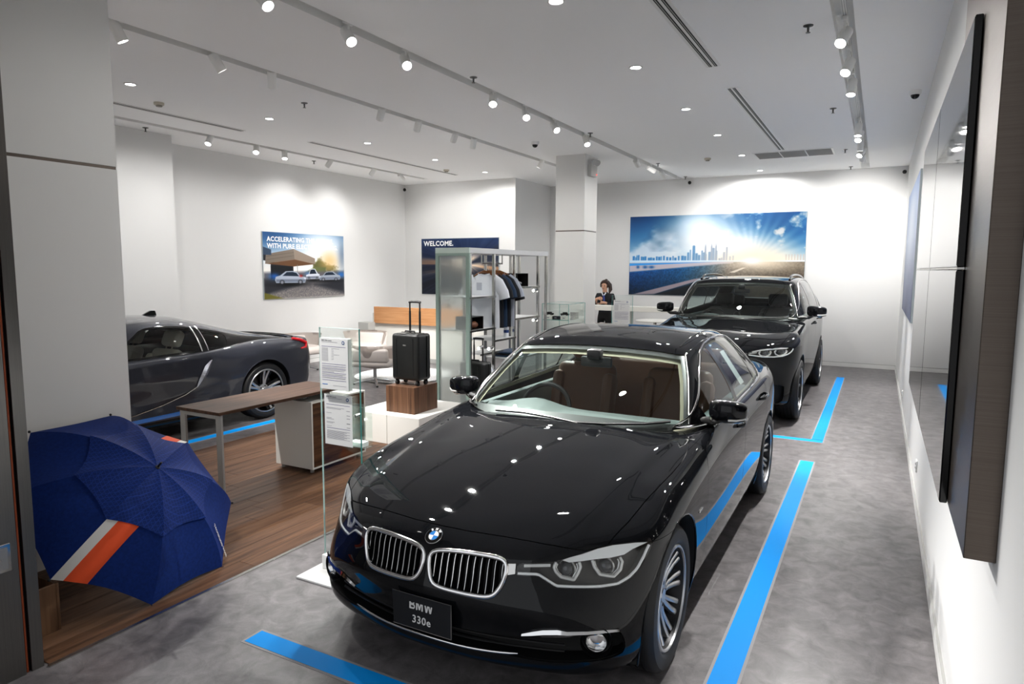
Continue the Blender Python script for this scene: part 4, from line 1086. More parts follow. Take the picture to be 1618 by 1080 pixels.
    ln_ = clip(c.grest, -(2.6 - c.grest[0][:, 1])) if False else c.grest
    c.panel('roof', c.grest)
    skin('headliner', both(offT(clip(c.grest, c.grest[0][:, 1] - 2.6), -.025)), mat('headliner_dark', '#3b3a38', .9), root)
    g = c.gcast
    for s_ in (1, -1):
        fix = (lambda L: L) if s_ > 0 else mx
        for yy, m_, r in ((1.995, satin_chrome, .008), (2.078, chrome, .006)):
            MB().tube(fix([g.side(yy + .01 * t, .90 + (1.165 - .90) * t, .003) for t in np.linspace(0, 1, 8)]), r, 6).build('pillar_strip', m_, root, 60, True)
        # silver blade behind the door
        oc = [(2.075, .812), (2.055, .74), (2.01, .66), (1.95, .585), (1.86, .525)]; ic = [(2.050, .80), (1.975, .745), (1.93, .67), (1.89, .60), (1.855, .525)]
        o_ = fix([c.bcast.side(y, z, .003) for y, z in oc]); i_ = fix([c.bcast.side(y, z, .012) for y, z in ic]); m_ = fix([c.bcast.side((a + p) / 2, (b_ + q) / 2, .026) for (a, b_), (p, q) in zip(oc, ic)])
        strip_mesh([o_, m_, i_], 'door_blade', mat('blade_silver', '#c9cbd6', .2, .8), root, False)
        P = fix([c.bcast.side(y, z, .004) for y, z in ((1.86, .525), (1.72, .462), (1.45, .392), (1.15, .338), (.85, .315))])
        MB().tube(P, [.006, .005, .004, .004, .003], 6).build('swoop_line', satin_chrome, root, 60, True)
        P = [c.bcast.side(y, z, .010) for y, z in ((3.30, .925), (3.42, .90), (3.52, .86), (3.50, .80), (3.40, .80))]
        MB().tube(fix(P), [.018, .022, .022, .018, .01], 8).build('tail_lamp', red_lens, root, 60, True)
        P = [c.bcast.side(y, z, -.004) for y, z in ((2.06, .83), (2.02, .75), (1.97, .67), (1.91, .60), (1.985, .70), (2.035, .78))]
        MB().mesh([tuple(p) for p in fix(P)], [(0, 1, 2, 3, 4, 5)]).build('blade_duct', black_gloss, root, local=True)
    # tail edge
    MB().tube([(x, 3.70 - .55 * (abs(x) / .62) ** 2.5 * .3, .915 + .012) for x in np.linspace(-.62, .62, 17)], .014, 8, squash=.6).build('tail_spoiler', black_gloss, root, 60, True)
    p = g.top(0, 1.95)
    MB().prism([(-.10, 0), (.09, 0), (.075, .055), (.02, .058), (-.04, .03)], lambda y, z: (-.012, p.y + y, p.z + z - .006), lambda y, z: (.012, p.y + y, p.z + z - .006)).build('antenna_fin', black_gloss, root, local=True)
    # seats and inner trim
    for x in (-.36, .36): seat(root, x, 1.45, .26, leather_cream, .92, .42)
    steering_wheel(root, -.36, 1.02, .72, 1.15)
    MB().box(-.75, .75, .70, 1.0, .55, .82, .06, 2).build('dashboard', leather_dark, root, local=True)
    MB().box(-.7, .7, .6, 2.6, .2, .26).build('cabin_floor', under_mat, root, local=True)
    MB().box(-.62, .62, 2.05, 2.5, .3, .88, .08, 3).build('rear_shelf', leather_dark, root, local=True)
build_coupe()
# ------------------------------------------------------------------ ceiling fixtures
ORD = ['nearest', 'second', 'third', 'fourth', 'fifth', 'sixth', 'seventh', 'eighth', 'ninth', 'tenth']
glow = mat('lamp_glow', (1.0, 0.98, 0.95), 0.5, emit=14.0)
glow_soft = mat('lamp_glow_soft', (1.0, 0.98, 0.95), 0.5, emit=9.0)
steel_dark = mat('sprinkler_metal', '#5d5d5c', 0.3, 1.0)
lens_ring = mat('downlight_ring', '#cfcfcd', 0.35)
def downlight(x, y, label, group, aim=None, w=POWER_DOWN):
    t = thing('recessed_downlight', label, 'downlight', (x, y, ZC), group)
    MB().lathe([(.062, .0), (.062, -.006), (.05, -.008), (.046, -.002), (.046, .0)], 28, Matrix.Translation((x, y, ZC))).build('trim_ring', lens_ring, t)
    MB().lathe([(0, -.0015), (.045, -.0015), (.045, 0), (0, 0)], 24, Matrix.Translation((x, y, ZC))).build('lamp_face', glow, t)
    spot((x, y, ZC - .012), aim or (x, y, 0), w, 174, .25, .04)
rows = [(-6.9, [4.46, 6.27, 8.14, 9.91, 11.6], 'row over the lounge side'), (-2.11, [4.52, 6.29, 8.15, 9.9, 11.8, 13.73], 'row above the two black cars')]
for x, ys, where in rows:
    for i, y in enumerate(ys):
        downlight(x, y, f'{ORD[i]} lit recessed downlight from the shop front, in the {where}'.replace('nearest lit recessed downlight from', 'first lit recessed downlight from'), 'recessed ceiling downlights')

def track_head(x, y, z, target, label, group, lit=True, w=POWER_CAR, ang=42, drop=0.0, rad=.043, ln=.15):
    """white cylinder spotlight aimed at a point"""
    o = Vector((x, y, z)); d = (Vector(target) - o).normalized()
    t = thing('track_spotlight', label, 'spotlight', (x, y, ZC), group)
    q = d.to_track_quat('Z', 'Y').to_matrix().to_4x4(); M = Matrix.Translation(o) @ q
    MB().lathe([(0, -ln * .55), (rad * .92, -ln * .55), (rad, -ln * .5), (rad, ln * .5), (rad * .93, ln * .5), (rad * .88, ln * .36), (0, ln * .36)], 24, M).build('housing', white_metal, t)
    MB().lathe([(0, ln * .40), (rad * .86, ln * .40), (rad * .86, ln * .37), (0, ln * .37)], 20, M).build('lamp_face', glow if lit else glow_soft, t)
    MB().cyl((x, y, z + .02), (x, y, ZC + .03), .011, n=10).build('stem', white_metal, t)
    MB().box(x - .017, x + .017, y - .05, y + .05, ZC + .02, ZC + .0475, .004, 1).build('track_adapter', white_metal, t)
    spot(o + d * (ln * .55), target, w, ang, .95, .035)
def track(x, y0, y1, label):
    t = thing('light_track', label, 'track', (x, (y0 + y1) / 2, ZC))
    MB().box(x - .018, x + .018, y0, y1, ZC + .05, ZC + .077).build('rail', white_metal, t)
    for s_ in (-1, 1): MB().box(x + s_ * .008 - .002, x + s_ * .008 + .002, y0, y1, ZC + .047, ZC + .051).build('conductor_line', trim_grey, t)
# second slot: over the wood floor, aimed at the saloon
track(-3.765, 1.7, 14.0, 'white lighting rail in the ceiling slot running to the right of the rear pillar')
T2 = [(3.40, (-1.2, 3.4, .6)), (4.24, (-1.2, 3.2, .7)), (4.97, (-1.4, 2.9, .7)), (6.50, (-2.6, 4.3, .6)), (7.27, (-2.0, 4.6, .6)), (8.08, (-1.2, 6.2, .6)), (9.13, (-2.2, 7.6, .6)), (11.40, (-3.6, 14.3, 2.3)), (12.25, (-2.0, 14.3, 2.4)), (12.99, (-2.9, 14.3, 2.4))]
for i, (y, tg) in enumerate(T2): track_head(-3.765, y, ZC - .07, tg, f'{ORD[i]} lit white spotlight along the middle ceiling slot, counted from the front', 'spotlights in the middle slot', w=POWER_CAR if i < 7 else POWER_WALL, ang=50 if i < 7 else 72)
track_head(-3.765, 1.95, ZC - .07, (-2.95, 3.3, .75), 'added white spotlight on the middle rail, unseen above the view, to light the price sheets', 'spotlights in the middle slot', w=POWER_CAR * .8, ang=46)  # extra unseen head continuing the rail, added to brighten the price sheets
track(-5.305, 2.1, 11.6, 'white lighting rail in the ceiling slot left of the rear pillar')
T3 = [(3.35, (-4.65, 4.9, .2)), (4.25, (-4.6, 6.4, .2)), (4.87, (-6.6, 6.0, .6)), (6.51, (-7.9, 8.2, .2)), (7.24, (-8.2, 9.5, .4)), (8.09, (-8.4, 10.6, .8)), (8.59, (-7.4, 10.6, .2)), (10.82, (-7.0, 10.4, .5))]
for i, (y, tg) in enumerate(T3): track_head(-5.305, y, ZC - .06, tg, f'{ORD[i]} white cylinder spotlight along the slot beside the front pillar, counted from the front', 'spotlights in the left slot', w=POWER_CAR * (1.3 if i < 2 else .9))
track(-8.57, 2.1, 11.9, 'white lighting rail in the ceiling slot close to the left wall')
T4 = [(6.68, (-8.0, 4.9, .7)), (7.51, (-7.0, 5.8, .6)), (8.08, (-7.6, 7.2, .3)), (9.09, (-9.62, 8.95, 2.35)), (10.25, (-9.62, 10.15, 2.35)), (11.13, (-8.35, 12.6, 2.6))]
for i, (y, tg) in enumerate(T4): track_head(-8.57, y, ZC - .06, tg, f'{ORD[i]} small white spotlight along the slot by the left wall, counted from the front', 'spotlights by the left wall', w=POWER_WALL * (.6 if i == 5 else 1), ang=95)
track(-0.347, 2.1, 14.0, 'white lighting rail in the ceiling slot beside the right wall')
T5 = [(5.95, (-1.4, 3.4, .6), .10), (6.73, (-1.2, 4.6, .6), .12), (7.58, (-.6, 6.6, .0), .10), (9.87, (-.5, 9.3, .0), .10), (10.32, (-1.0, 8.4, .9), .10), (10.94, (-.5, 11.4, .0), .12), (11.6, (-1.8, 9.5, .9), .12), (12.16, (-.42, 14.3, 2.45), .10)]
for i, (y, tg, dz) in enumerate(T5): track_head(-0.347, y, ZC - dz, tg, f'{ORD[i]} hanging white spotlight on the rail by the right wall, counted from the front', 'spotlights by the right wall', w=POWER_WALL * 6 if tg[1] > 14 else POWER_CAR, ang=70 if tg[1] > 14 else 54)
# linear air diffusers
def linear_diffuser(x, y0, y1, w, label, n=2):
    t = thing('linear_diffuser', label, 'air vent', (x, (y0 + y1) / 2, ZC))
    MB().box(x - w / 2 - .015, x + w / 2 + .015, y0 - .015, y1 + .015, ZC - .006, ZC).build('frame', white_metal, t)
    for k in range(n):
        xx = x + (k - (n - 1) / 2) * w * .5
        MB().box(xx - w * .13, xx + w * .13, y0, y1, ZC - .0075, ZC - .001).build('slot', dark_gap, t)
        MB().box(xx - .003, xx + .003, y0, y1, ZC - .010, ZC - .006).build('blade', trim_grey, t)
linear_diffuser(-1.462, 3.2, 6.58, .10, 'nearer long black slot diffuser in the ceiling above the nearest black car')
linear_diffuser(-1.462, 7.44, 11.52, .10, 'farther long slot diffuser in the ceiling ending at the grey return grille')
linear_diffuser(-7.84, 4.2, 6.64, .08, 'slot diffuser in the ceiling just right of the front pillar')
linear_diffuser(-7.62, 7.70, 11.68, .07, 'long thin slot diffuser in the ceiling over the lounge')
gt = thing('return_grille', 'wide grey three-panel return air grille in the ceiling near the back wall', 'air vent', (-1.33, 12.0, ZC))
MB().box(-1.93, -.75, 11.68, 12.34, ZC - .008, ZC).build('frame', white_metal, gt)
for k in range(3):
    x0 = -1.90 + k * .382
    pn = MB().box(x0, x0 + .36, 11.72, 12.30, ZC - .010, ZC - .006).build('grille_panel', mat('grille_grey', '#85888b', 0.6), gt)
    for q in range(14): MB().box(x0, x0 + .36, 11.73 + q * .041, 11.738 + q * .041, ZC - .016, ZC - .010).build('fin', trim_grey, pn)
# sprinklers, smoke detectors, camera domes
SPR = [(-3.63, 5.88), (-5.9, 5.88), (-8.85, 5.9), (-8.9, 9.06), (-3.64, 8.97), (-.594, 5.86), (-.59, 8.91), (-.59, 11.97), (-.58, 13.97), (-3.585, 12.04), (-3.59, 13.99)]
SPW = ['between the middle slot and the nearest black slot diffuser', 'between the two left lighting slots', 'in front of the left wall corner', 'by the left wall beyond the third small spotlight', 'above the rear pillar on its right', 'large in the ceiling left of the right-hand slot', 'beside the right-hand slot, second from the front', 'beside the return grille', 'close to the back wall right of the grille', 'near the far end of the middle slot', 'at the back wall beyond the middle slot']
for (x, y), wz in zip(SPR, SPW):
    t = thing('sprinkler_head', 'small metal ceiling sprinkler ' + wz, 'sprinkler', (x, y, ZC), 'ceiling sprinklers')
    T_ = Matrix.Translation((x, y, ZC))
    MB().lathe([(0, 0), (.038, 0), (.036, -.006), (.012, -.012), (0, -.012)], 18, T_).build('escutcheon', steel_dark, t)
    MB().lathe([(0, -.01), (.010, -.01), (.008, -.05), (0, -.05)], 12, T_).build('nozzle', steel_dark, t)
    MB().lathe([(0, -.05), (.018, -.052), (.018, -.055), (0, -.056)], 14, T_).build('deflector', steel_dark, t)
for (x, y), wz in zip([(-7.38, 5.1), (-7.4, 11.0), (-2.68, 11.87)], ['near the left slot diffuser', 'over the far end of the lounge', 'left of the grey return grille']):
    t = thing('smoke_detector', 'round beige smoke detector on the ceiling ' + wz, 'smoke detector', (x, y, ZC), 'smoke detectors')
    MB().lathe([(0, 0), (.055, 0), (.055, -.022), (.048, -.03), (0, -.03)], 22, Matrix.Translation((x, y, ZC))).build('base', mat('detector_beige', '#c9c3b4', 0.5), t)
    MB().lathe([(0, -.03), (.036, -.03), (.033, -.045), (0, -.047)], 20, Matrix.Translation((x, y, ZC))).build('sensor', mat('detector_dark', '#8f8a7d', 0.5), t)
for (x, y), wz in zip([(-4.61, 9.2), (.215, 8.43)], ['in front of the rear pillar', 'above the video wall by the right wall']):
    t = thing('dome_camera', 'white ceiling dome camera with a black eye ' + wz, 'camera', (x, y, ZC), 'dome cameras')
    MB().lathe([(0, 0), (.06, 0), (.058, -.03), (.048, -.045), (0, -.045)], 22, Matrix.Translation((x, y, ZC))).build('base', white_metal, t)
    MB().sphere((x, y, ZC - .045), .042, (1, 1, 1)).build('dome', black_gloss, t)
for (x, y, z), wz in zip([(-9.56, 12.54, 3.6), (-3.56, 14.25, 3.62), (.28, 14.24, 3.6)], ['in the far left corner under the ceiling', 'high on the back wall above the mural', 'in the far right corner under the ceiling']):
    t = thing('wall_camera', 'tiny black surveillance camera ' + wz, 'camera', (x, y, z), 'wall cameras')
    MB().cyl((x, y + .05, z + .02), (x, y, z), .014).build('bracket', white_metal, t)
    MB().sphere((x, y - .02, z - .01), .036).build('body', black_gloss, t)
# twin-lamp emergency light on the rear pillar
t = thing('emergency_light', 'grey twin-lamp emergency light box high on the rear pillar', 'emergency light', (-4.335, 10.78, 3.3))
MB().box(-4.342, -4.27, 10.60, 10.86, 3.36, 3.54, .01).build('battery_box', mat('light_grey_plastic', '#b9b9b6', 0.5), t)
for y in (10.65, 10.80):
    h = MB().lathe([(0, -.06), (.03, -.055), (.05, .0), (.053, .02), (0, .012)], 18, Matrix.Translation((-4.25, y, 3.59)) @ Matrix.Rotation(2.2, 4, 'Y') @ Matrix.Rotation(.4, 4, 'X')).build('lamp_head', mat('light_grey_plastic', '#b9b9b6'), t)
MB().sphere((-4.268, 10.83, 3.40), .008).build('indicator', mat('indicator_red', '#ff3018', emit=3), t)
# ------------------------------------------------------------------ floor tape
tape_blue = mat('tape_blue', (0.002, 0.31, 0.88), .5, spec=0.08)
tape_edge = mat('tape_edge', '#8d8b8c', .6)
def tape(name, label, x0, x1, y0, y1, group):
    t = MB().box(x0, x1, y0, y1, 0, .0025).build(name, tape_blue)
    tag(t, label, 'floor tape', group)
    MB().box(x0 - .014, x1 + .014, y0 - .014, y1 + .014, 0, .0012).build('tape_border', tape_edge, t, local=True)
G_ = 'blue bay markings'
tape('floor_tape', 'long blue floor stripe along the right side of the nearest black saloon', -.580, -.462, 2.32, 6.96, G_)
tape('floor_tape', 'blue floor stripe under the front bumper of the nearest black saloon', -2.662, -.75, 2.155, 2.262, G_)
tape('floor_tape', 'blue floor stripe running back beside the tall black car by the right wall', -.560, -.445, 7.92, 12.82, G_)
tape('floor_tape', 'thin blue floor stripe across the front of the tall black car', -2.75, -.445, 7.795, 7.905, G_)
tape('floor_tape', 'blue floor stripe beside the grey coupe behind the wooden desk', -6.375, -6.255, 2.4, 6.75, G_)
# ------------------------------------------------------------------ video wall, right wall poster, sockets
screen_mat = mat('screen_black', '#020203', 0.03, spec=0.6)
for i, (y0, y1, yn) in enumerate(((2.885, 4.40, 'near'), (4.41, 5.925, 'far'))):
    for z0, z1, zn in ((.985, 1.84, 'lower'), (1.85, 2.71, 'upper')):
        t = thing('display_screen', f'large glossy black screen on the right wall, {zn} {yn} one of the four', 'screen', (.25, (y0 + y1) / 2, z0), 'video wall screens')
        MB().box(.238, .262, y0, y1, z0, z1, .003, 1).build('casing', black_gloss, t)
        MB().box(.2365, .238, y0 + .006, y1 - .006, z0 + .006, z1 - .006).build('display_panel', screen_mat, t)
        MB().box(.262, .264 if yn == 'near' else XR, (y0 + y1) / 2 - .2, (y0 + y1) / 2 + .2, (z0 + z1) / 2 - .2, (z0 + z1) / 2 + .2).build('wall_bracket', black_plastic, t)
        MB().box(.240, .2625, y0 + .01, y1 - .01, z0 - .008 if zn == 'upper' else z0, (z0 - .001) if zn == 'upper' else z0 + .004).build('lower_trim', satin_chrome, t)
for (y, z), wz in zip(((6.2, .28), (10.05, .24)), ('below the far edge of the video wall', 'beyond the video wall')):
    t = thing('wall_socket', 'white socket plate low on the right wall ' + wz, 'socket', (XR, y, z), 'wall sockets')
    MB().box(XR - .012, XR, y - .045, y + .045, z - .045, z + .045, .004).build('plate', white_metal, t)
    for dz in (-.016, .016): MB().box(XR - .0135, XR - .012, y - .018, y + .018, z + dz - .005, z + dz + .005).build('slot', dark_gap, t)
# ------------------------------------------------------------------ lock box on the left jamb
t = thing('lock_box', 'square chrome lock plate with a key barrel on the steel jamb', 'lock', (-3.29, 1.42, .57))
MB().box(-3.297, -3.288, 1.30, 1.462, .505, .632, .003, 1).build('plate', chrome, t)
MB().box(-3.289, -3.2865, 1.318, 1.448, .520, .617).build('recess', satin_chrome, t)
MB().lathe([(0, .012), (.010, .012), (.013, .008), (.013, 0), (0, 0)], 18, Matrix.Translation((-3.2865, 1.405, .567)) @ Matrix.Rotation(PI / 2, 4, 'Y')).build('key_barrel', chrome, t)
MB().lathe([(0, .0125), (.005, .0125), (.005, .011), (0, .011)], 12, Matrix.Translation((-3.2865, 1.405, .567)) @ Matrix.Rotation(PI / 2, 4, 'Y')).build('keyhole', dark_gap, t)
# ------------------------------------------------------------------ wooden desk with a pedestal
wood_top = wood_mat('desk_walnut', '#33241b', '#634736', 1, 30, .5)
wood_ped = wood_mat('pedestal_zebrano', '#2c1c12', '#6d4a31', 1, 22, .45)
grey_leg = mat('leg_grey', '#a9a8a5', .4, .2)
cab_white = mat('cabinet_white', '#e3e1da', .5)
t = thing('desk', 'long walnut desk on grey legs with a white and walnut pedestal', 'desk', (-4.59, 4.1, .0045))
MB().box(-4.842, -4.338, 3.362, 4.76, .715, .74, .002, 1).build('table_top', wood_top, t)
for x in (-4.83, -4.41):
    MB().box(x, x + .06, 3.385, 3.405, .0045, .715, .002, 1).build('leg', grey_leg, t)
MB().box(-4.77, -4.41, 3.385, 3.405, .68, .715).build('leg_rail', grey_leg, t)
for x in (-4.70, -4.44): MB().box(x, x + .03, 3.40, 4.74, .70, .715).build('top_rail', grey_leg, t)
p = MB().box(-4.80, -4.355, 4.31, 5.02, .045, .655, .002, 1).build('pedestal', cab_white, t)
MB().box(-4.356, -4.342, 4.31, 5.02, .045, .06).box(-4.356, -4.342, 4.31, 5.02, .64, .655).build('front_rim', cab_white, p)
MB().box(-4.356, -4.342, 4.31, 4.325, .06, .64).build('front_stile', cab_white, p)
MB().box(-4.356, -4.342, 5.005, 5.02, .06, .64).build('front_stile', cab_white, p)
MB().box(-4.358, -4.346, 4.326, 5.004, .061, .639).build('front_panel', wood_ped, p)
for x in (-4.76, -4.40):
    for y in (4.36, 4.97): MB().cyl((x, y, .0045), (x, y, .046), .018, n=12).build('foot', grey_leg, p)
for y in (4.40, 4.68): MB().box(-4.64, -4.50, y - .03, y + .03, .655, .7155).build('spacer', grey_leg, t)
# ------------------------------------------------------------------ white plinth, walnut block, suitcase
plinth_white = mat('plinth_white', '#e4e2dc', .55)
for x0, x1, wz in ((-4.90, -4.447, 'left'), (-4.443, -4.03, 'right')):
    t = thing('display_plinth', f'low white display plinth under the walnut block, {"half behind the desk pedestal" if wz == "left" else "reaching behind the black saloon"}', 'plinth', ((x0 + x1) / 2, 5.9, 0), 'white plinths')
    MB().box(x0, x1, 5.47, 6.38, .0045, .316, .003, 1).build('body', plinth_white, t)
    MB().box(x0 + .02, x1 - .02, 5.49, 6.36, 0, .0046).build('base', trim_grey, t)
t = thing('display_block', 'walnut veneer cube on the white plinth under the black suitcase', 'block', (-4.37, 5.8, .316))
MB().box(-4.558, -4.185, 5.605, 6.02, .316, .597, .001, 1).build('body', wood_mat('block_walnut', '#3c291e', '#71513c', 2, 30, .45), t)
for x in (-4.46, -4.36, -4.27): MB().box(x - .001, x + .001, 5.6045, 5.6055, .317, .596).build('veneer_joint', mat('joint_wood', '#83644d', .5), t)
case_mat = noise_mat('suitcase_shell', '#0b0c0c', '#151716', (1, 1, 1), 4, .42, .12, nscale=300)
def suitcase(x, y, z, label, handle=.33, w=.355, d=.235, h=.495):
    t = thing('suitcase', label, 'suitcase', (x, y, z))
    zb = z + .055
    b = MB().box(x - w / 2, x + w / 2, y - d / 2, y + d / 2, zb, zb + h, .035, 4)
    b.build('shell', case_mat, t)
    for fx_ in (-.30, .30): MB().box(x + fx_ * w - .006, x + fx_ * w + .006, y - d / 2 - .004, y - d / 2 + .004, zb + .05, zb + h - .045, .003, 1).build('rib', black_plastic, t)
    MB().tube([(x + w / 2 + .0015, y + .03, zb + .03), (x + w / 2 + .0015, y + .03, zb + h - .03), (x + w / 2 - .03, y + .03, zb + h + .0015), (x - w / 2 + .03, y + .03, zb + h + .0015), (x - w / 2 - .0015, y + .03, zb + h - .03), (x - w / 2 - .0015, y + .03, zb + .03)], .005, 6).build('zip', black_gloss, t)
    MB().box(x - .02, x + .02, y - d / 2 - .003, y - d / 2, zb + h * .74, zb + h * .74 + .012, .001, 1).build('badge', satin_chrome, t)
    MB().tube([(x - .07, y - .02, zb + h - .005), (x - .06, y - .02, zb + h + .022), (x + .06, y - .02, zb + h + .022), (x + .07, y - .02, zb + h - .005)], .008, 8).build('carry_handle', black_plastic, t)
    top = zb + h + handle
    hd = MB().tube([(x - .065, y + .07, zb + h - .01), (x - .065, y + .07, top - .005)], .0085, 8).build('telescopic_rod', black_plastic, t)
    MB().tube([(x + .065, y + .07, zb + h - .01), (x + .065, y + .07, top - .005)], .0085, 8).build('telescopic_rod', black_plastic, t)
    for s_ in (-1, 1): MB().tube([(x + s_ * .065, y + .07, zb + h - .01), (x + s_ * .065, y + .07, top - handle * .3)], .0115, 8).build('rod_sleeve', black_plastic, t)
    MB().tube([(x - .075, y + .07, top - .006), (x - .04, y + .07, top), (x + .04, y + .07, top), (x + .075, y + .07, top - .006)], .013, 8).build('grip', black_plastic, t)
    for sx in (-1, 1):
        for sy in (-1, 1):
            cx_, cy_ = x + sx * (w / 2 - .045), y + sy * (d / 2 - .045)
            wl = MB().cyl((cx_ - .012, cy_, z + .025), (cx_ + .012, cy_, z + .025), .025, n=16).build('wheel', black_plastic, t)
            MB().box(cx_ - .016, cx_ + .016, cy_ - .016, cy_ + .016, z + .035, zb + .006, .004, 1).build('wheel_fork', black_gloss, wl)
    return t
suitcase(-4.365, 5.80, .597, 'black hard-shell suitcase with raised handle on the walnut block')
MB().box(-4.45, -4.37, 5.70, 5.76, 1.148, 1.153, M=None).build('luggage_tag', mat('tag_grey', '#8b8b88', .6), bpy.data.objects['suitcase'])
# ------------------------------------------------------------------ glass sign stands
paper = mat('paper', '#eeedf2', .7)
ink = mat('ink_grey', '#8f8d96', .8); ink_violet = mat('ink_violet', '#6d6690', .8); ink_dark = mat('ink_dark', '#3f3d46', .8)
glass_clear = glass_mat('clear_glass', (.965, .985, .978))
glass_edge = mat('glass_edge', '#4f9a93', .15, spec=.6)
def sheet(t, x0, x1, z0, z1, y, kind, sc=1.0, par=None):
    """printed price sheet: header lines, round logo, rules and text blocks"""
    p = MB().box(x0, x1, y, y + .0012, z0, z1).build('price_sheet', paper, t)
    W_, H_ = x1 - x0, z1 - z0
    def bar(a, b, c, d, m, nm='printed_line'):
        MB().box(x0 + a * W_, x0 + b * W_, y - .0006, y, z0 + c * H_, z0 + d * H_).build(nm, m, p)
    def ln(s_, a, v, size): text(s_, size * H_, frame_M((x0 + a * W_, y - .0007, z0 + v * H_), (1, 0, 0), (0, 0, 1)), ink_dark, 'printed_text', p, .0002, 'LEFT', .0001)
    ln('BMW 330e Luxury', .07, .955, .032); bar(.07, .64, .922, .928, ink)
    M_ = frame_M((x0 + .84 * W_, y - .0004, z0 + .925 * H_), (1, 0, 0), (0, 0, 1))
    MB().lathe([(0, 0), (.05 * W_, 0), (.05 * W_, .0006), (0, .0006)], 20, M_).build('logo', mat('logo_blue', '#2b4f86', .6), p)
    MB().lathe([(0, .0006), (.026 * W_, .0006), (.026 * W_, .0009), (0, .0009)], 16, M_).build('logo_centre', paper, p)
    rules = (.835, .495, .455, .405, .320, .255, .175) if kind == 1 else (.80, .33)
    for v in rules: bar(.07, .92, v, v + .008, ink_violet, 'rule')
    rows_ = [(.80 - k * .022, .07, .30) for k in range(12)] + [(.43, .07, .9), (.385, .07, .9), (.365, .07, .85), (.34, .07, .5), (.295, .07, .9), (.278, .07, .8), (.23, .07, .9), (.215, .07, .9)] if kind == 1 else \
            [(.74, .07, .72), (.72, .07, .6), (.63, .07, .26), (.53, .07, .25), (.51, .07, .34), (.45, .07, .36), (.43, .07, .30), (.37, .07, .25)] + [(.28 - k * .018, .07, .9 - (k % 3) * .1) for k in range(10)]
    for v, a, b in rows_: bar(a, b, v, v + .006, ink)
    if kind == 1:
        for k in range(8): bar(.42, .5 + .2 * (k % 4 == 0), .80 - k * .03, .805 - k * .03, ink)
        bar(.07, .26, .085, .10, mat('ink_blue', '#2c6fb5', .8)); bar(.45, .92, .075, .08, ink)
    else:
        for v in (.70, .61, .55, .45, .37): bar(.80, .92, v, v + .01, ink if v != .45 else ink_dark)
t = thing('sign_stand', 'tall glass sign stand with two price sheets on a white base', 'sign stand', (-2.74, 2.95, 0))
MB().box(-2.955, -2.565, 2.775, 3.10, 0, .012, .002, 1).build('base_plate', white_metal, t)
MB().box(-2.90, -2.585, 2.93, 2.975, .012, .10, .006, 2).build('clamp', white_metal, t)
g = MB().box(-2.892, -2.590, 2.950, 2.960, .02, 1.488).build('glass_panel', glass_clear, t)
MB().box(-2.590, -2.5885, 2.9495, 2.9605, .02, 1.4885).build('glass_edge', glass_edge, g)
MB().box(-2.8935, -2.892, 2.9495, 2.9605, .02, 1.4885).build('glass_edge', mat('glass_edge_light', '#b9d6d2', .15), g)
MB().box(-2.892, -2.590, 2.9495, 2.9605, 1.488, 1.4892).build('glass_edge', mat('glass_edge_light', '#b9d6d2', .15), g)
h = MB().box(-2.848, -2.628, 2.905, 2.908, 1.132, 1.436).box(-2.848, -2.628, 2.942, 2.945, 1.132, 1.436).box(-2.848, -2.628, 2.908, 2.942, 1.132, 1.135).build('sheet_pocket', glass_clear, t)
MB().box(-2.845, -2.631, 2.909, 2.935, 1.136, 1.433).build('sheet_stack', mat('paper_stack', '#d5d8d2', .7), h)
sheet(t, -2.845, -2.631, 1.136, 1.433, 2.9035, 1)
h = MB().box(-2.853, -2.634, 2.938, 2.941, .795, 1.10).build('sheet_pocket', glass_clear, t)
sheet(t, -2.850, -2.637, .798, 1.097, 2.9355, 2)
pk = MB().box(-2.80, -2.575, 2.965, 2.968, .79, 1.035).box(-2.80, -2.575, 3.035, 3.038, .79, 1.035).box(-2.578, -2.575, 2.968, 3.035, .79, 1.035).box(-2.80, -2.578, 2.968, 3.035, .79, .793).build('leaflet_pocket', glass_clear, t)
MB().box(-2.70, -2.60, 2.972, 3.03, .794, .82).build('leaflets', paper, pk)
MB().cyl((-2.625, 2.945, .985), (-2.625, 2.99, .985), .010, n=14).build('glass_fixing', satin_chrome, t)
MB().cyl((-2.86, 2.945, .985), (-2.86, 2.99, .985), .010, n=14).build('glass_fixing', satin_chrome, t)
t = thing('sign_stand', 'glass sign stand with one price sheet near the rear pillar behind the saloon', 'sign stand', (-3.34, 9.6, 0))
MB().box(-3.56, -3.12, 9.45, 9.75, 0, .012, .002, 1).build('base_plate', white_metal, t)
g = MB().box(-3.503, -3.183, 9.60, 9.61, .012, 1.447).build('glass_panel', glass_clear, t)
for x in (-3.5035, -3.1835): MB().box(x - .001, x + .001, 9.5995, 9.6105, .012, 1.448).build('glass_edge', glass_edge, g)
MB().box(-3.503, -3.183, 9.5995, 9.6105, 1.447, 1.4485).build('glass_edge', mat('glass_edge_light', '#b9d6d2', .15), g)
sheet(t, -3.472, -3.220, 1.03, 1.378, 9.59, 1)
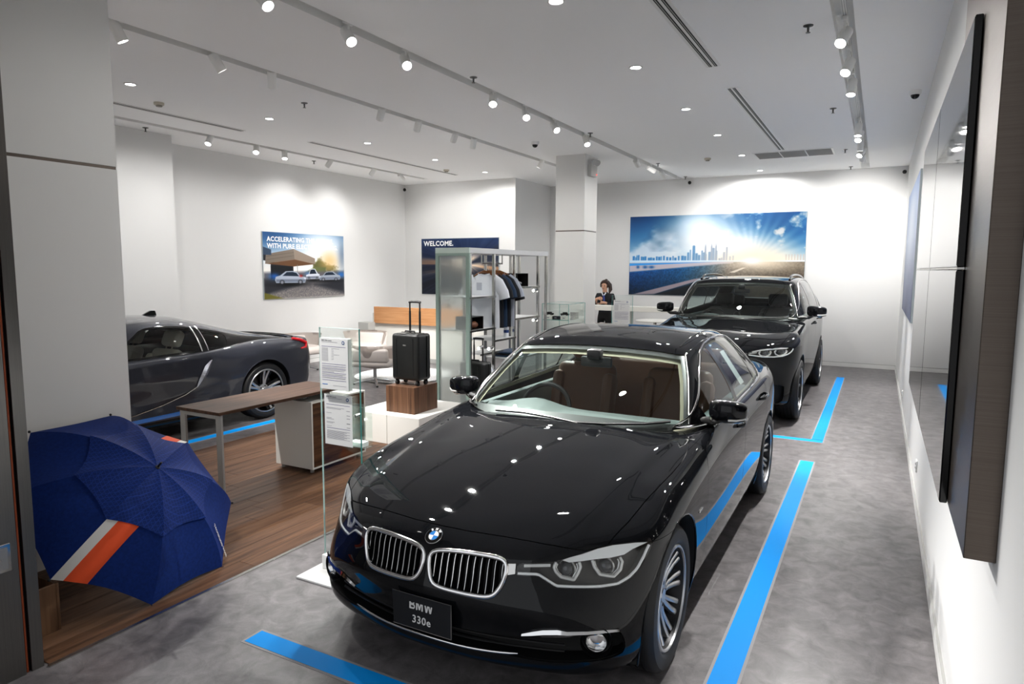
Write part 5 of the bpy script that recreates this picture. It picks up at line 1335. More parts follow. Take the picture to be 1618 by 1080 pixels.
# ------------------------------------------------------------------ umbrella and its crate
navy = noise_mat('umbrella_navy', '#0b235c', '#0f2a6c', (1, 1, 1), 3, .75, nscale=60, spec=.12)
def hexmat():
    m = mat('umbrella_navy_hex', '#13244f', .7, spec=.15); t_, n, b = nodes_of(m)
    tc = n.new('ShaderNodeTexCoord'); v = n.new('ShaderNodeTexVoronoi'); v.feature = 'DISTANCE_TO_EDGE'; v.inputs['Scale'].default_value = 55; v.inputs['Randomness'].default_value = .15
    r = n.new('ShaderNodeValToRGB'); r.color_ramp.elements[0].position = .03; r.color_ramp.elements[1].position = .07
    r.color_ramp.elements[0].color, r.color_ramp.elements[1].color = lin('#173480'), lin('#0c245e')
    t_.links.new(tc.outputs['Object'], v.inputs['Vector']); t_.links.new(v.outputs['Distance'], r.inputs[0]); t_.links.new(r.outputs[0], b.inputs['Base Color'])
    return m
navy_hex = hexmat()
U_C = Vector((-3.863, 2.350, .442)); U_T = [Vector(p) for p in ((-4.263, 2.039, .881), (-4.334, 2.547, .876), (-4.130, 2.940, .616), (-3.769, 2.987, .255), (-3.464, 2.661, .004), (-3.392, 2.153, .005), (-3.597, 1.761, .267), (-3.957, 1.713, .628))]
U_N = (U_T[2] - U_C).cross(U_T[0] - U_C).normalized()
if U_N.x < 0: U_N = -U_N
U_RS = .851; U_A = math.asin(.67 / .851)
def upt(k, t_): return U_C + (U_T[k % 8] - U_C) * (math.sin(t_ * U_A) / math.sin(U_A)) + U_N * (math.cos(t_ * U_A) - math.cos(U_A)) * U_RS
def ufab(k, s_, t_, off=0.0):
    a, b = upt(k, t_), upt(k + 1, t_); p = a.lerp(b, s_)
    out = (p - (U_C + U_N * (U_RS * -.62))).normalized()
    return p + out * (off - .018 * math.sin(PI * s_) * math.sin(PI * min(t_, 1)) * 1.2)
t = thing('umbrella', 'open navy golf umbrella with white and orange stripe leaning on the pillar', 'umbrella', tuple(U_C))
def upanel(k, t0, t1, off, nm, m, edge, ns=9, nt=9, s0=0, s1=1):
    V = []; F = []
    for i in range(nt):
        for j in range(ns):
            s_ = s0 + (s1 - s0) * j / (ns - 1); te = t1 - edge * math.sin(PI * s_); t_ = t0 + (te - t0) * i / (nt - 1)
            V.append(tuple(ufab(k, s_, t_, off)))
    for i in range(nt - 1):
        for j in range(ns - 1): F.append((i * ns + j, i * ns + j + 1, (i + 1) * ns + j + 1, (i + 1) * ns + j))
    return MB().mesh(V, F).build(nm, m, t, 60)
for k in range(8):
    lo = upanel(k, .38, 1.0, 0, 'lower_panel', navy, .035)
    upanel(k, .0, .535, .010, 'upper_panel', navy_hex, .03)
    MB().tube([upt(k, x) - U_N * .010 for x in np.linspace(.03, .99, 12)], .0035, 5).build('rib', black_plastic, t)
    MB().sphere(upt(k, 1.0) + (U_T[k] - U_C).normalized() * .008, .008, u=8, v=6).build('rib_tip', black_plastic, t)
def ustripe(k, rev, a, b, nm, m):
    """band parallel to a rib, between a and b metres from it"""
    V = []; F = []; n = 14
    for i in range(n):
        t_ = .505 + (1.0 - .505) * i / (n - 1); wid = (upt(k, t_) - upt(k + 1, t_)).length
        for d in (a, b):
            s_ = min(d / wid, .98); s_ = 1 - s_ if rev else s_; tt = t_ - .035 * math.sin(PI * s_) * max(0, (t_ - .5) * 2)
            V.append(tuple(ufab(k, s_, tt, .0035)))
    for i in range(n - 1): F.append((2 * i, 2 * i + 1, 2 * i + 3, 2 * i + 2))
    MB().mesh(V, F).build(nm, m, t, 60)
um_white, um_orange = mat('umbrella_white', '#d9d6d0', .75), mat('umbrella_orange', '#e24a12', .7)
ustripe(5, True, .002, .055, 'white_stripe', um_white); ustripe(5, True, .055, .165, 'orange_stripe', um_orange)
ustripe(1, True, .002, .045, 'white_stripe', um_white); ustripe(1, True, .045, .14, 'orange_stripe', um_orange)
ap = upt(0, 0)
MB().tube([ap - U_N * .02, ap + U_N * .012, ap + U_N * .016, ap + U_N * .055], [.016, .014, .007, .005], 10).build('ferrule', black_plastic, t)
MB().tube([ap, U_C - U_N * .42], .006, 8).build('shaft', black_plastic, t)
MB().tube([U_C - U_N * .42, U_C - U_N * .57], [.016, .014], 10).build('handle', mat('handle_foam', '#111111', .8), t)
_a, _b = ufab(3, .80, .985, .004), ufab(3, .80, .62, .004)
_c = ufab(3, .72, .80, .004)
text('BMW GOLFSPORT', .030, frame_M(ufab(3, .84, .84, .006), (ufab(3, .84, .72) - ufab(3, .84, .95)), (ufab(3, .74, .84) - ufab(3, .94, .84))), um_white, 'lettering', t, .0004)
V = [ufab(6, .90 + .05 * math.cos(a), .90 + .07 * math.sin(a), .003) for a in np.linspace(0, 2 * PI, 29)[:-1]]
MB().tube(V, .004, 5, True).build('orange_ring_print', um_orange, t, 60)
t = thing('wooden_crate', 'plain wooden box beneath the open umbrella beside the steel jamb', 'box', (-3.78, 1.75, .0045))
wood_crate = wood_mat('crate_oak', '#4a3526', '#7a5a42', 2, 24, .5)
for a in ((-4.0, -3.56, 1.60, 1.615, .0045, .25), (-4.0, -3.56, 1.765, 1.78, .0045, .25), (-4.0, -3.985, 1.615, 1.765, .0045, .25), (-3.575, -3.56, 1.615, 1.765, .0045, .25), (-3.985, -3.575, 1.615, 1.765, .0045, .02)):
    MB().box(*a, .002, 1).build('panel', wood_crate, t)
# ------------------------------------------------------------------ merchandise rack
frost = mat('frosted_glass', '#dfe6e3', .45)
_b = frost.node_tree.nodes['Principled BSDF']; _b.inputs['Transmission Weight'].default_value = .82; _b.inputs['IOR'].default_value = 1.04; _b.inputs['Roughness'].default_value = .38
post_green = mat('panel_frame_green', '#8b9f96', .3, .2)
rack_top = mat('rack_top_grey', '#c3c4c6', .45)
RX0, RX1, RY0, RY1 = -4.86, -4.37, 6.97, 9.20
t = thing('display_rack', 'tall chrome display rack with frosted glass end panel and shelves behind the suitcase', 'rack', ((RX0 + RX1) / 2, 8.1, 0))
g = MB().box(RX0 + .045, RX1 - .045, RY0 + .012, RY0 + .020, .04, 2.0).build('frosted_panel', frost, t)
for x in (RX0, RX1 - .045): MB().box(x, x + .045, RY0, RY0 + .035, .0, 2.02).build('panel_stile', post_green, g)
MB().box(RX0 + .045, RX1 - .045, RY0, RY0 + .035, 1.985, 2.02).build('panel_rail', post_green, g)
MB().box(RX0 + .045, RX1 - .045, RY0, RY0 + .035, 0, .04).build('panel_rail', post_green, g)
MB().box(RX0, RX1, RY0, RY0 + .03, 2.02, 2.085).build('panel_header', mat('header_green', '#b9c8c0', .3), t)
MB().box(RX0, RX1, RY0 + .03, RY1, 2.02, 2.085, .002, 1).build('top_cover', rack_top, t)
for y in (7.02, 7.60, 8.155, 8.885, 9.155):
    for x in (RX1 - .018, RX0 + .018):
        MB().box(x - .017, x + .017, y - .017, y + .017, 0, 2.02, .002, 1).build('post', satin_chrome, t)
shelf_white = mat('shelf_white', '#e6e8e8', .35)
SH = [(7.02, 7.60, 1.485, 0), (7.02, 7.60, 1.075, 0), (7.47, 7.60, .48, 0), (7.60, 8.155, .905, 0), (7.60, 8.155, .71, .2), (8.155, 8.885, 1.585, 0), (8.155, 8.885, 1.155, 0), (8.155, 8.885, .60, 0)]
for y0, y1, z, dx in SH:
    s_ = MB().box(RX0 + .02, RX1 - .002 - dx, y0 - .01, y1 + .01, z - .012, z, .001, 1).build('shelf', shelf_white, t)
    MB().box(RX1 - .006 - dx, RX1 + .004 - dx, y0 - .03, y1 + .03, z - .024, z + .002, .002, 1).build('shelf_edge', satin_chrome, s_)
for y, z in ((7.55, .80), (8.83, 1.52), (8.83, 1.09), (7.3, .83)):
    l_ = MB().cyl((RX1 - .03, y + .04, z + .02), (RX1 - .05, y - .01, z), .018, n=14).build('clip_lamp', chrome, t)
    MB().sphere((RX1 - .052, y - .018, z - .003), .017, u=12, v=8).build('bulb', glow_soft, l_)
rl = [(-4.57, 7.60, 2.02), (-4.57, 7.60, 1.90), (-4.57, 8.145, 1.90), (-4.57, 8.145, 2.02)]
MB().tube(rl, .010, 8).build('hanging_rail', satin_chrome, t)
def tee(y, main, label, hl, sleeve_col=None, trim_col=None, x=-4.57, w=.235, zt=1.765):
    hg = thing('coat_hanger', hl, 'hanger', (x, y, zt))
    MB().tube([(x - .20, y, zt - .055), (x - .10, y, zt + .0), (x, y, zt + .035), (x + .10, y, zt), (x + .20, y, zt - .055)], [.009, .012, .014, .012, .009], 8).build('hanger_arm', mat('hanger_wood', '#7b4a1f', .4), hg)
    MB().tube([(x, y, zt + .04), (x, y, zt + .10), (x + .012, y - .01, zt + .135), (x, y - .012, zt + .150), (x - .012, y - .008, zt + .14)], .0028, 6).build('hook', chrome, hg)
    s_ = thing('t_shirt', label, 't-shirt', (x, y, zt - .72), 'T-shirts on the rack')
    prof = [(0, w, .036), (.12, w, .037), (.30, w * .98, .038), (.44, w * .97, .041), (.54, w * 1.0, .040), (.61, w * .90, .038), (.66, w * .68, .034), (.70, w * .40, .030)]
    V = []; n = 22
    for z, a, b in prof:
        for k in range(n):
            th = 2 * PI * k / n; rip = 1 + .16 * math.sin(5 * th + z * 7) * (1 - z)
            V.append((x + a * math.cos(th), y + b * rip * math.sin(th), zt - .71 + z))
    F = [(i * n + k, i * n + (k + 1) % n, (i + 1) * n + (k + 1) % n, (i + 1) * n + k) for i in range(len(prof) - 1) for k in range(n)]
    MB().mesh(V, F).build('torso', main, s_, 60)
    for sg in (-1, 1):
        pts = [(x + sg * w * .55, y, zt - .060), (x + sg * w * .92, y, zt - .125), (x + sg * (w + .055), y, zt - .24), (x + sg * (w + .075), y, zt - .32)]
        MB().tube(pts, [.07, .082, .078, .076], 14, caps=False, squash2=.5).build('sleeve', sleeve_col or main, s_, 60)
        if trim_col: MB().tube([pts[-1], (pts[-1][0] + sg * .008, y, pts[-1][2] - .03)], [.078, .077], 14, caps=False, squash2=.5).build('cuff', trim_col, s_, 60)
    MB().tube([(x + w * .38 * math.cos(a), y + .036 * math.sin(a), zt - .008 + .01 * math.cos(2 * a)) for a in np.linspace(0, 2 * PI, 21)[:-1]], .007, 6, True).build('collar', main, s_, 60)
    return s_
cw, cn, cb, cg = mat('cotton_white', '#e2e6ec', .85), mat('cotton_navy', '#0c1018', .85), mat('cotton_blue', '#1d3550', .85), mat('cotton_grey', '#aab0bd', .85)
s1 = tee(7.665, cw, 'white T-shirt hanging first on the display rack', 'wooden hanger holding the white T-shirt')
MB().box(-4.66, -4.58, 7.622, 7.624, 1.55, 1.65).build('back_print', mat('print_grey', '#b3b8c2', .8), s1)
tee(7.775, cn, 'black T-shirt hanging right behind the white one', 'wooden hanger holding the black T-shirt behind the white one')
tee(7.875, cb, 'dark blue T-shirt in the middle of the rack', 'wooden hanger holding the dark blue T-shirt')
tee(7.975, cn, 'black T-shirt hanging between the dark blue and the grey one', 'wooden hanger holding the black T-shirt before the grey one')
tee(8.075, cg, 'light grey T-shirt with black cuffs hanging last on the rack', 'wooden hanger holding the grey T-shirt', None, cn)
suitcase(-4.48, 7.30, .0, 'black suitcase standing on the floor inside the display rack', handle=.29, h=.60)
def lid_box(x0, x1, y0, y1, z0, z1, label, inside):
    b_ = thing('gift_box', label, 'box', ((x0 + x1) / 2, (y0 + y1) / 2, z0))
    for a in ((x0, x1, y0, y1, z0, z0 + .008), (x0, x0 + .008, y0, y1, z0, z1), (x0 + .008, x1, y0, y0 + .008, z0, z1), (x0 + .008, x1, y1 - .008, y1, z0, z1), (x0, x1, y0, y1, z1 - .006, z1)): MB().box(*a).build('box_wall', black_plastic, b_)
    inside(b_)
brown = mat('brown_leather', '#6a3d22', .5)
lid_box(-4.64, -4.40, 7.08, 7.36, 1.075, 1.235, 'open dark box with a brown item on the rack shelf', lambda b_: MB().sphere((-4.48, 7.22, 1.13), .06, (1.0, 1.7, .8)).build('contents', brown, b_))
lid_box(-4.64, -4.40, 8.26, 8.60, 1.585, 1.77, 'open dark box on the upper right rack shelf', lambda b_: MB().sphere((-4.48, 8.43, 1.63), .05, (1, 1.8, .6)).build('contents', mat('item_grey', '#6a6a70', .4), b_))
t = thing('baseball_cap', 'white cap with a dark peak on the low rack shelf', 'cap', (-4.47, 7.55, .48))
cap = MB().sphere((0, 0, 0), .088, (1, 1.12, 1.1), 18, 10)
for v in cap.bm.verts: v.co.z = max(v.co.z, 0)
cap.bm.transform(Matrix.Translation((-4.46, 7.545, .485))); cap.build('crown', cw, t, 60)
MB().prism([(.085 * math.cos(a), .085 * math.sin(a) * 1.0) for a in np.linspace(-1.2, 1.2, 9)] + [(.17 * math.cos(a), .10 * math.sin(a)) for a in np.linspace(1.0, -1.0, 9)], lambda a, b: (-4.46 + b, 7.545 - a, .482), lambda a, b: (-4.46 + b, 7.545 - a, .488)).build('peak', cn, t)
MB().box(-4.44, -4.39, 7.45, 7.465, .50, .53).build('red_badge', mat('badge_red', '#b3232f', .6), t)
MB().box(-4.46, -4.44, 7.447, 7.462, .50, .53).build('blue_badge', mat('badge_blue', '#23407e', .6), t)
t = thing('drinking_bottle', 'white bottle with a coloured stripe on the middle rack shelf', 'bottle', (-4.45, 8.05, .905))
MB().lathe([(0, 0), (.035, 0), (.036, .15), (.025, .18), (.02, .19), (0, .19)], 18, Matrix.Translation((-4.45, 8.05, .905))).build('body', cw, t)
MB().lathe([(0, .19), (.022, .19), (.022, .22), (0, .22)], 14, Matrix.Translation((-4.45, 8.05, .905))).build('cap', cn, t)
MB().lathe([(.0365, .06), (.0365, .10)], 18, Matrix.Translation((-4.45, 8.05, .905))).build('stripe', mat('badge_blue', '#23407e'), t)
t = thing('folded_garment', 'folded dark striped garment on the lower rack shelf seen through the windscreen', 'clothing', (-4.55, 8.4, .60))
for k in range(3): MB().box(-4.74, -4.40, 8.22, 8.68, .60 + k * .025, .622 + k * .025, .01, 2).build('fold', (cb, cn, cb)[k], t)
# ------------------------------------------------------------------ glass display case by the rear pillar
t = thing('display_case', 'square glass display case standing in front of the rear pillar', 'display case', (-4.44, 9.93, 0))
X0, X1, Y0, Y1 = -4.66, -4.205, 9.60, 10.26
MB().box(X0, X1, Y0, Y1, 0, .78, .003, 1).build('cabinet', cab_white, t)
for a in ((X0, X1, Y0, Y0 + .006), (X0, X1, Y1 - .006, Y1), (X0, X0 + .006, Y0 + .006, Y1 - .006), (X1 - .006, X1, Y0 + .006, Y1 - .006)):
    MB().box(*a, .78, 1.283).build('glass_pane', glass_clear, t)
MB().box(X0, X1, Y0, Y1, 1.283, 1.290).build('glass_top', glass_clear, t)
MB().box(X0 + .01, X1 - .01, Y0 + .01, Y1 - .01, 1.035, 1.042).build('glass_shelf', glass_clear, t)
for x in (X0, X1):
    for y in (Y0, Y1): MB().box(x - .003, x + .003, y - .003, y + .003, .78, 1.29).build('glass_edge', glass_edge, t)
for a in ((X0, X1, Y0 - .002, Y0 + .002), (X0, X1, Y1 - .002, Y1 + .002), (X0 - .002, X0 + .002, Y0, Y1), (X1 - .002, X1 + .002, Y0, Y1)): MB().box(*a, 1.287, 1.292).build('glass_edge', glass_edge, t)
for a in ((X0 + .01, X1 - .01, Y0 + .009, Y0 + .012),): MB().box(*a, 1.034, 1.043).build('glass_edge', glass_edge, t)
def model_car(x, y, z, m, label):
    c_ = thing('model_car', label, 'model car', (x, y, z), 'model cars in the display case')
    MB().box(x - .07, x + .07, y - .03, y + .03, z + .012, z + .035, .008, 2).build('body', m, c_)
    MB().box(x - .035, x + .04, y - .026, y + .026, z + .033, z + .055, .01, 2).build('cabin', black_gloss, c_)
    for sx in (-.045, .045):
        for sy in (-.03, .03): MB().cyl((x + sx, y + sy - .004, z + .012), (x + sx, y + sy + .004, z + .012), .012, n=12).build('wheel', black_plastic, c_)
for i, (x, y, m, wz) in enumerate(((-4.59, 9.72, cab_white, 'left'), (-4.46, 9.72, cn, 'second'), (-4.32, 9.72, cab_white, 'front right'), (-4.30, 10.05, satin_chrome, 'rear right'))):
    b_ = thing('product_box', f'small {"white" if i in (0, 2) else "dark blue" if i == 1 else "silver"} box on the glass case shelf, {wz} one', 'box', (x, y, 1.042), 'boxes in the display case')
    MB().box(x - .055, x + .055, y - .05, y + .05, 1.042, 1.042 + (.06, .05, .062, .10)[i], .002, 1).build('box_body', m, b_)
    MB().box(x - .02, x + .02, y - .0515, y - .05, 1.06, 1.075).build('box_label', ink, b_)
model_car(-4.59, 9.72, 1.102, mat('toy_black', '#111111', .2), 'black model car on the left white box in the display case')
model_car(-4.32, 9.72, 1.104, mat('toy_black', '#111111', .2), 'black model car on the front right white box in the display case')
# ------------------------------------------------------------------ reception counter and lounge
oak = wood_mat('counter_oak', '#a8744a', '#c8966a', 0, 22, .5)
t = thing('reception_counter', 'white reception counter with a floating light oak front', 'counter', (-7.9, 11.0, 0))
MB().box(-8.93, -6.6, 10.64, 10.70, .732, 1.062, .002, 1).build('oak_front', oak, t)
MB().box(-9.03, -6.6, 10.72, 11.10, 0, .93, .003, 1).build('body', cab_white, t)
MB().box(-8.92, -6.6, 10.70, 10.74, .76, 1.04).build('front_support', cab_white, t)
MB().box(-9.0, -6.6, 11.0, 11.55, .70, .74).build('work_top', cab_white, t)
MB().box(-9.01, -6.6, 10.715, 10.72, .0, .08).build('kick_plate', trim_grey, t)
t = thing('side_cabinet', 'narrow pale grey panel cabinet by the left wall near the counter', 'cabinet', (-8.97, 10.46, 0))
MB().box(-9.10, -8.84, 10.36, 10.56, 0, .76, .003, 1).build('body', mat('panel_grey', '#a3a3a0', .6), t)
MB().box(-9.09, -8.85, 10.355, 10.36, .03, .75).build('door', mat('panel_grey', '#c3c3c0'), t)
chair_shell = mat('chair_leather', '#c9c0ba', .55)
def lounge_chair(x, y, rot, label):
    """swivel tub chair: low shell, taller back, four-star foot; faces local -y"""
    t_ = thing('lounge_chair', label, 'chair', (x, y, 0), 'lounge chairs'); Mx = Matrix.Translation((x, y, 0)) @ Matrix.Rotation(rot, 4, 'Z')
    V = []; nth, nz = 33, 10
    for i in range(nz):
        s_ = i / (nz - 1)
        for k in range(nth):
            th = -PI * .02 + PI * 1.04 * k / (nth - 1)
            h = .36 + .24 * (s_ ** 1.0) * (.55 + .45 * abs(math.cos(th)) ** .5)
            r = .16 + .24 * s_ ** .55
            V.append(tuple(Mx @ Vector((r * 1.05 * math.cos(th), r * 1.0 * math.sin(th) - .05, .262 + .375 * s_ ** 1.35))))
    F = [(i * nth + k, i * nth + k + 1, (i + 1) * nth + k + 1, (i + 1) * nth + k) for i in range(nz - 1) for k in range(nth - 1)]
    b = MB().mesh(V, F); r_ = bmesh.ops.solidify(b.bm, geom=b.bm.faces[:], thickness=.03); b.build('shell', chair_shell, t_, 60)
    b = MB().box(-.34, .34, -.38, .26, .29, .43, .06, 4); b.bm.transform(Mx); b.build('seat_cushion', chair_shell, t_, 60)
    b = MB().box(-.33, .33, -.04, .05, 0, .22, .04, 4, M=Matrix.Translation((0, .22, .38)) @ Matrix.Rotation(-.25, 4, 'X')); b.bm.transform(Mx); b.build('backrest', chair_shell, t_, 60)
    b = MB().cyl((0, 0, .07), (0, 0, .27), .028, n=14); b.bm.transform(Mx); b.build('column', alloy, t_)
    for k in range(4):
        a = k * PI / 2 + .5; b = MB().tube([(0, 0, .085), (.18 * math.cos(a), .18 * math.sin(a), .06), (.33 * math.cos(a), .33 * math.sin(a), .022)], [.026, .022, .014], 8); b.bm.transform(Mx); l_ = b.build('foot_arm', alloy, t_)
        b = MB().cyl((.33 * math.cos(a), .33 * math.sin(a), 0), (.33 * math.cos(a), .33 * math.sin(a), .02), .018, n=10); b.bm.transform(Mx); b.build('glide', black_plastic, l_)
lounge_chair(-6.98, 8.32, -2.85, 'beige leather swivel lounge chair behind the glass sign stand')
lounge_chair(-8.52, 9.9, .35, 'beige leather swivel lounge chair facing the camera beside the grey panel cabinet')
lounge_chair(-9.15, 8.85, 1.4, 'beige leather swivel lounge chair behind the tail of the grey coupe')
t = MB().lathe([(0, 0), (.80, 0), (.82, .012), (.78, .028), (0, .03)], 48, Matrix.Translation((-7.1, 9.2, 0))).build('round_rug', noise_mat('rug_white', '#cfd0d0', '#f2f2f2', (1, 1, 1), 5, .95, .8, nscale=40))
tag(t, 'round white rug on the lounge floor behind the lounge chair', 'rug')
# ------------------------------------------------------------------ back bar, table, chairs
t = thing('bar_counter', 'long white bar counter along the back wall under the mural', 'counter', (-3.6, 12.9, 0))
MB().box(-5.6, -2.95, 12.60, 12.98, 1.020, 1.112, .004, 1).build('counter_top', cab_white, t)
for x in (-5.5, -4.3, -3.05): MB().box(x - .03, x + .03, 12.75, 12.95, 0, 1.02).build('support_leg', cab_white, t)
def tub_seat(x, y, rot, label, m):
    t_ = thing('shell_chair', label, 'chair', (x, y, 0), 'white shell chairs'); Mx = Matrix.Translation((x, y, 0)) @ Matrix.Rotation(rot, 4, 'Z')
    V = []; nth, nz = 25, 8
    for i in range(nz):
        s_ = i / (nz - 1)
        for k in range(nth):
            th = PI * k / (nth - 1); top = .44 + .46 * math.sin(th) ** .7
            V.append(tuple(Mx @ Vector((.25 * math.cos(th), .24 * math.sin(th) - .02, .44 + (top - .44) * s_))))
    b = MB().mesh(V, [(i * nth + k, i * nth + k + 1, (i + 1) * nth + k + 1, (i + 1) * nth + k) for i in range(nz - 1) for k in range(nth - 1)])
    bmesh.ops.solidify(b.bm, geom=b.bm.faces[:], thickness=.02); b.build('back_shell', m, t_, 60)
    b = MB().box(-.24, .24, -.24, .22, .42, .47, .02, 3); b.bm.transform(Mx); b.build('seat', m, t_)
    for sx in (-.19, .19):
        for sy in (-.19, .17): b = MB().cyl((sx * 1.1, sy * 1.1, 0), (sx, sy, .42), .012, .016, 10); b.bm.transform(Mx); b.build('leg', satin_chrome, t_)
seat_white = mat('shell_white', '#e4e0dc', .4)
tub_seat(-4.22, 11.42, PI - .2, 'white shell chair half hidden by the rear pillar near the woman', seat_white)
tub_seat(-3.62, 11.2, PI + .2, 'white shell chair partly behind the far glass sign stand', seat_white)
tub_seat(-3.08, 11.55, PI + .1, 'white shell chair beside the black chair and the round table', seat_white)
tub_seat(-3.10, 10.55, PI + .6, 'black shell chair just left of the tall black car', black_plastic)
t = thing('round_table', 'round white table with a thin top between the white shell chairs', 'table', (-3.5, 12.0, 0))
MB().lathe([(0, .905), (.34, .905), (.345, .915), (.34, .925), (0, .925)], 40, Matrix.Translation((-3.52, 11.9, 0))).build('table_top', cab_white, t)
MB().cyl((-3.52, 11.9, .02), (-3.52, 11.9, .905), .03, n=16).build('column', satin_chrome, t)
MB().lathe([(0, 0), (.24, 0), (.23, .012), (.03, .025), (0, .025)], 32, Matrix.Translation((-3.52, 11.9, 0))).build('foot', satin_chrome, t)
# ------------------------------------------------------------------ flat prints, painted into pixel arrays by this script
rng = np.random.default_rng(3)
def vnoise(h, w, gy, gx, octv=4):
    out = np.zeros((h, w)); amp = 1.0; tot = 0
    for o in range(octv):
        a = rng.random((gy * 2 ** o + 2, gx * 2 ** o + 2))
        yy = np.linspace(0, gy * 2 ** o, h); xx = np.linspace(0, gx * 2 ** o, w)
        y0 = yy.astype(int); x0 = xx.astype(int); fy_ = (yy - y0)[:, None]; fx_ = (xx - x0)[None]
        fy_ = fy_ * fy_ * (3 - 2 * fy_); fx_ = fx_ * fx_ * (3 - 2 * fx_)
        out += amp * (a[y0][:, x0] * (1 - fy_) * (1 - fx_) + a[y0 + 1][:, x0] * fy_ * (1 - fx_) + a[y0][:, x0 + 1] * (1 - fy_) * fx_ + a[y0 + 1][:, x0 + 1] * fy_ * fx_)
        tot += amp; amp *= .5
    return out / tot
def rgb(h): h = h.lstrip('#'); return np.array([int(h[i:i + 2], 16) / 255 for i in (0, 2, 4)])
class Pic:
    def __init__(s, w, h):
        s.w, s.h = w, h; s.X, s.Y = np.meshgrid((np.arange(w) + .5) / w, (np.arange(h) + .5) / h); s.a = np.zeros((h, w, 3)); s.asp = w / h   # Y runs down
    def mix(s, m, c): m = np.clip(m, 0, 1)[..., None]; s.a = s.a * (1 - m) + np.asarray(c) * m
    def vgrad(s, stops):
        ys, cs = zip(*stops); cs = np.array([rgb(c) for c in cs]); s.a = np.stack([np.interp(s.Y, ys, cs[:, k]) for k in range(3)], -1)
    def poly(s, pts, c, soft=.004):
        P = np.stack([s.X.ravel() * s.asp, s.Y.ravel()], 1); d = psdf(P, [(x * s.asp, y) for x, y in pts]).reshape(s.X.shape)
        s.mix(.5 - d / soft, rgb(c) if isinstance(c, str) else c)
    def glow(s, x, y, rx, ry, c, k=1.0, p=1.0): s.mix(k * np.exp(-(((s.X - x) / rx) ** 2 + ((s.Y - y) / ry) ** 2) ** p), rgb(c))
    def image(s, name):
        im = bpy.data.images.new(name, s.w, s.h); px = np.ones((s.h, s.w, 4), np.float32); px[..., :3] = np.clip(s.a[::-1], 0, 1); im.pixels.foreach_set(px.ravel()); im.update(); im.pack(); return im
def mural():
    p = Pic(900, 426); h = .56
    p.vgrad([(0, '#0a4c85'), (.25, '#3a7fb2'), (.45, '#8fb8d6'), (h, '#cfdae4'), (1, '#dfe6ec')])
    cl = vnoise(p.h, p.w, 4, 5, 5); warp = vnoise(p.h, p.w, 3, 4, 4)
    p.mix(np.clip((cl - .46) * 5, 0, 1) * (p.Y < h) * np.clip(1.15 - p.X * .5, 0, 1) * .8, rgb('#dbe6f0'))
    p.mix(np.clip((warp - .50) * 5, 0, 1) * (p.Y < .45) * .75, rgb('#2f5f8a'))
    p.glow(.83, .12, .22, .2, '#1c5c8f', .75); p.glow(.30, .10, .16, .10, '#17679f', .6); p.glow(.97, .25, .10, .28, '#0d5a92', .75)
    cc = vnoise(p.h, p.w, 9, 16, 4); p.mix(np.clip((cc - .54) * 4, 0, .8) * np.clip((p.X - .5) * 6, 0, 1) * (p.Y < .42), rgb('#d9cfc8'))
    p.glow(.45, .30, .22, .26, '#ffffff', .95); p.glow(.58, .40, .2, .14, '#ffffff', .8); p.glow(.40, .12, .14, .16, '#f2f7fb', .7)
    ang = np.arctan2(p.Y - .60, (p.X - .72) * 2.1); ray = .5 + .5 * np.sin(ang * 34)
    p.mix(ray * .22 * np.exp(-(((p.X - .72) / .3) ** 2 + ((p.Y - .45) / .35) ** 2)) * (p.Y < h), rgb('#ffffff'))
    p.glow(.73, .58, .26, .26, '#f6ead8', .95)
    # skyline
    sk = np.random.default_rng(5)
    x = .02
    while x < .62:
        w = sk.uniform(.006, .016); far = abs(x - .47); hh = sk.uniform(.02, .05) + (.15 * sk.random() if far < .12 else .02 * sk.random()); t_ = min(max((x - .25) / .3, 0), 1)
        c = rgb('#1372bd') * (1 - t_) + rgb('#a7a9b4') * t_
        p.poly([(x, h), (x, h - hh), (x + w * .5, h - hh * 1.05), (x + w, h - hh), (x + w, h)], c * .7 + .3 * rgb('#cfe0ee'), .012); x += w + sk.uniform(.0, .010)
    for x in (.455, .490, .515): p.poly([(x, h), (x + .002, h - .17), (x + .006, h - .21), (x + .010, h - .17), (x + .012, h)], rgb('#a9b5c4'), .012)
    for x in np.linspace(.90, .99, 7): p.poly([(x, h), (x, h - .07), (x + .006, h - .07), (x + .006, h)], rgb('#b7b2b2'))
    # ground, road and shoulder
    m = p.Y > h; yy = (p.Y - h) / (1 - h)
    g = vnoise(p.h, p.w, 70, 140, 2)
    base = np.stack([np.interp(p.X + .1 * yy, (0, .35, .62, .95), v) for v in zip(rgb('#0b62ae'), rgb('#2c6c9c'), rgb('#8d857c'), rgb('#6e6458'))], -1)
    base = base * (1 - .55 * np.clip(yy * 1.2 - .2, 0, 1)[..., None] * (1 - p.X[..., None] * .6)) * (.8 + .4 * g[..., None])
    p.a = np.where(m[..., None], base, p.a)
    p.poly([(0, h), (1, h), (1, h + .015), (.6, h + .018), (0, h + .035)], '#d6ebfa'); p.poly([(0, h + .035), (.62, h + .012), (.62, h + .03), (0, h + .15)], '#c9c3cc', .02)
    p.poly([(0, h + .04), (.5, h + .02), (0, h + .07)], '#4aa7ea')
    for x, s_ in ((.10, 1), (.14, 1.2), (.055, .7)): p.glow(x, h + .085, .014 * s_, .018, '#1b62a6', .9)
    p.poly([(.02, 1.0), (.16, .99), (.44, .80), (.46, .77), (.40, .79)], '#a49aa2', .012)
    p.poly([(.16, 1.0), (.47, .80), (.60, .82), (.72, 1.0)], '#262b33', .03)
    p.poly([(.60, .705), (.675, .645), (.69, .648), (.63, .708)], '#ddd5cb', .006)
    p.glow(.77, h + .02, .20, .12, '#fbeed8', .9); p.glow(.72, .57, .05, .04, '#ffffff', .9)
    return p.image('mural_print')
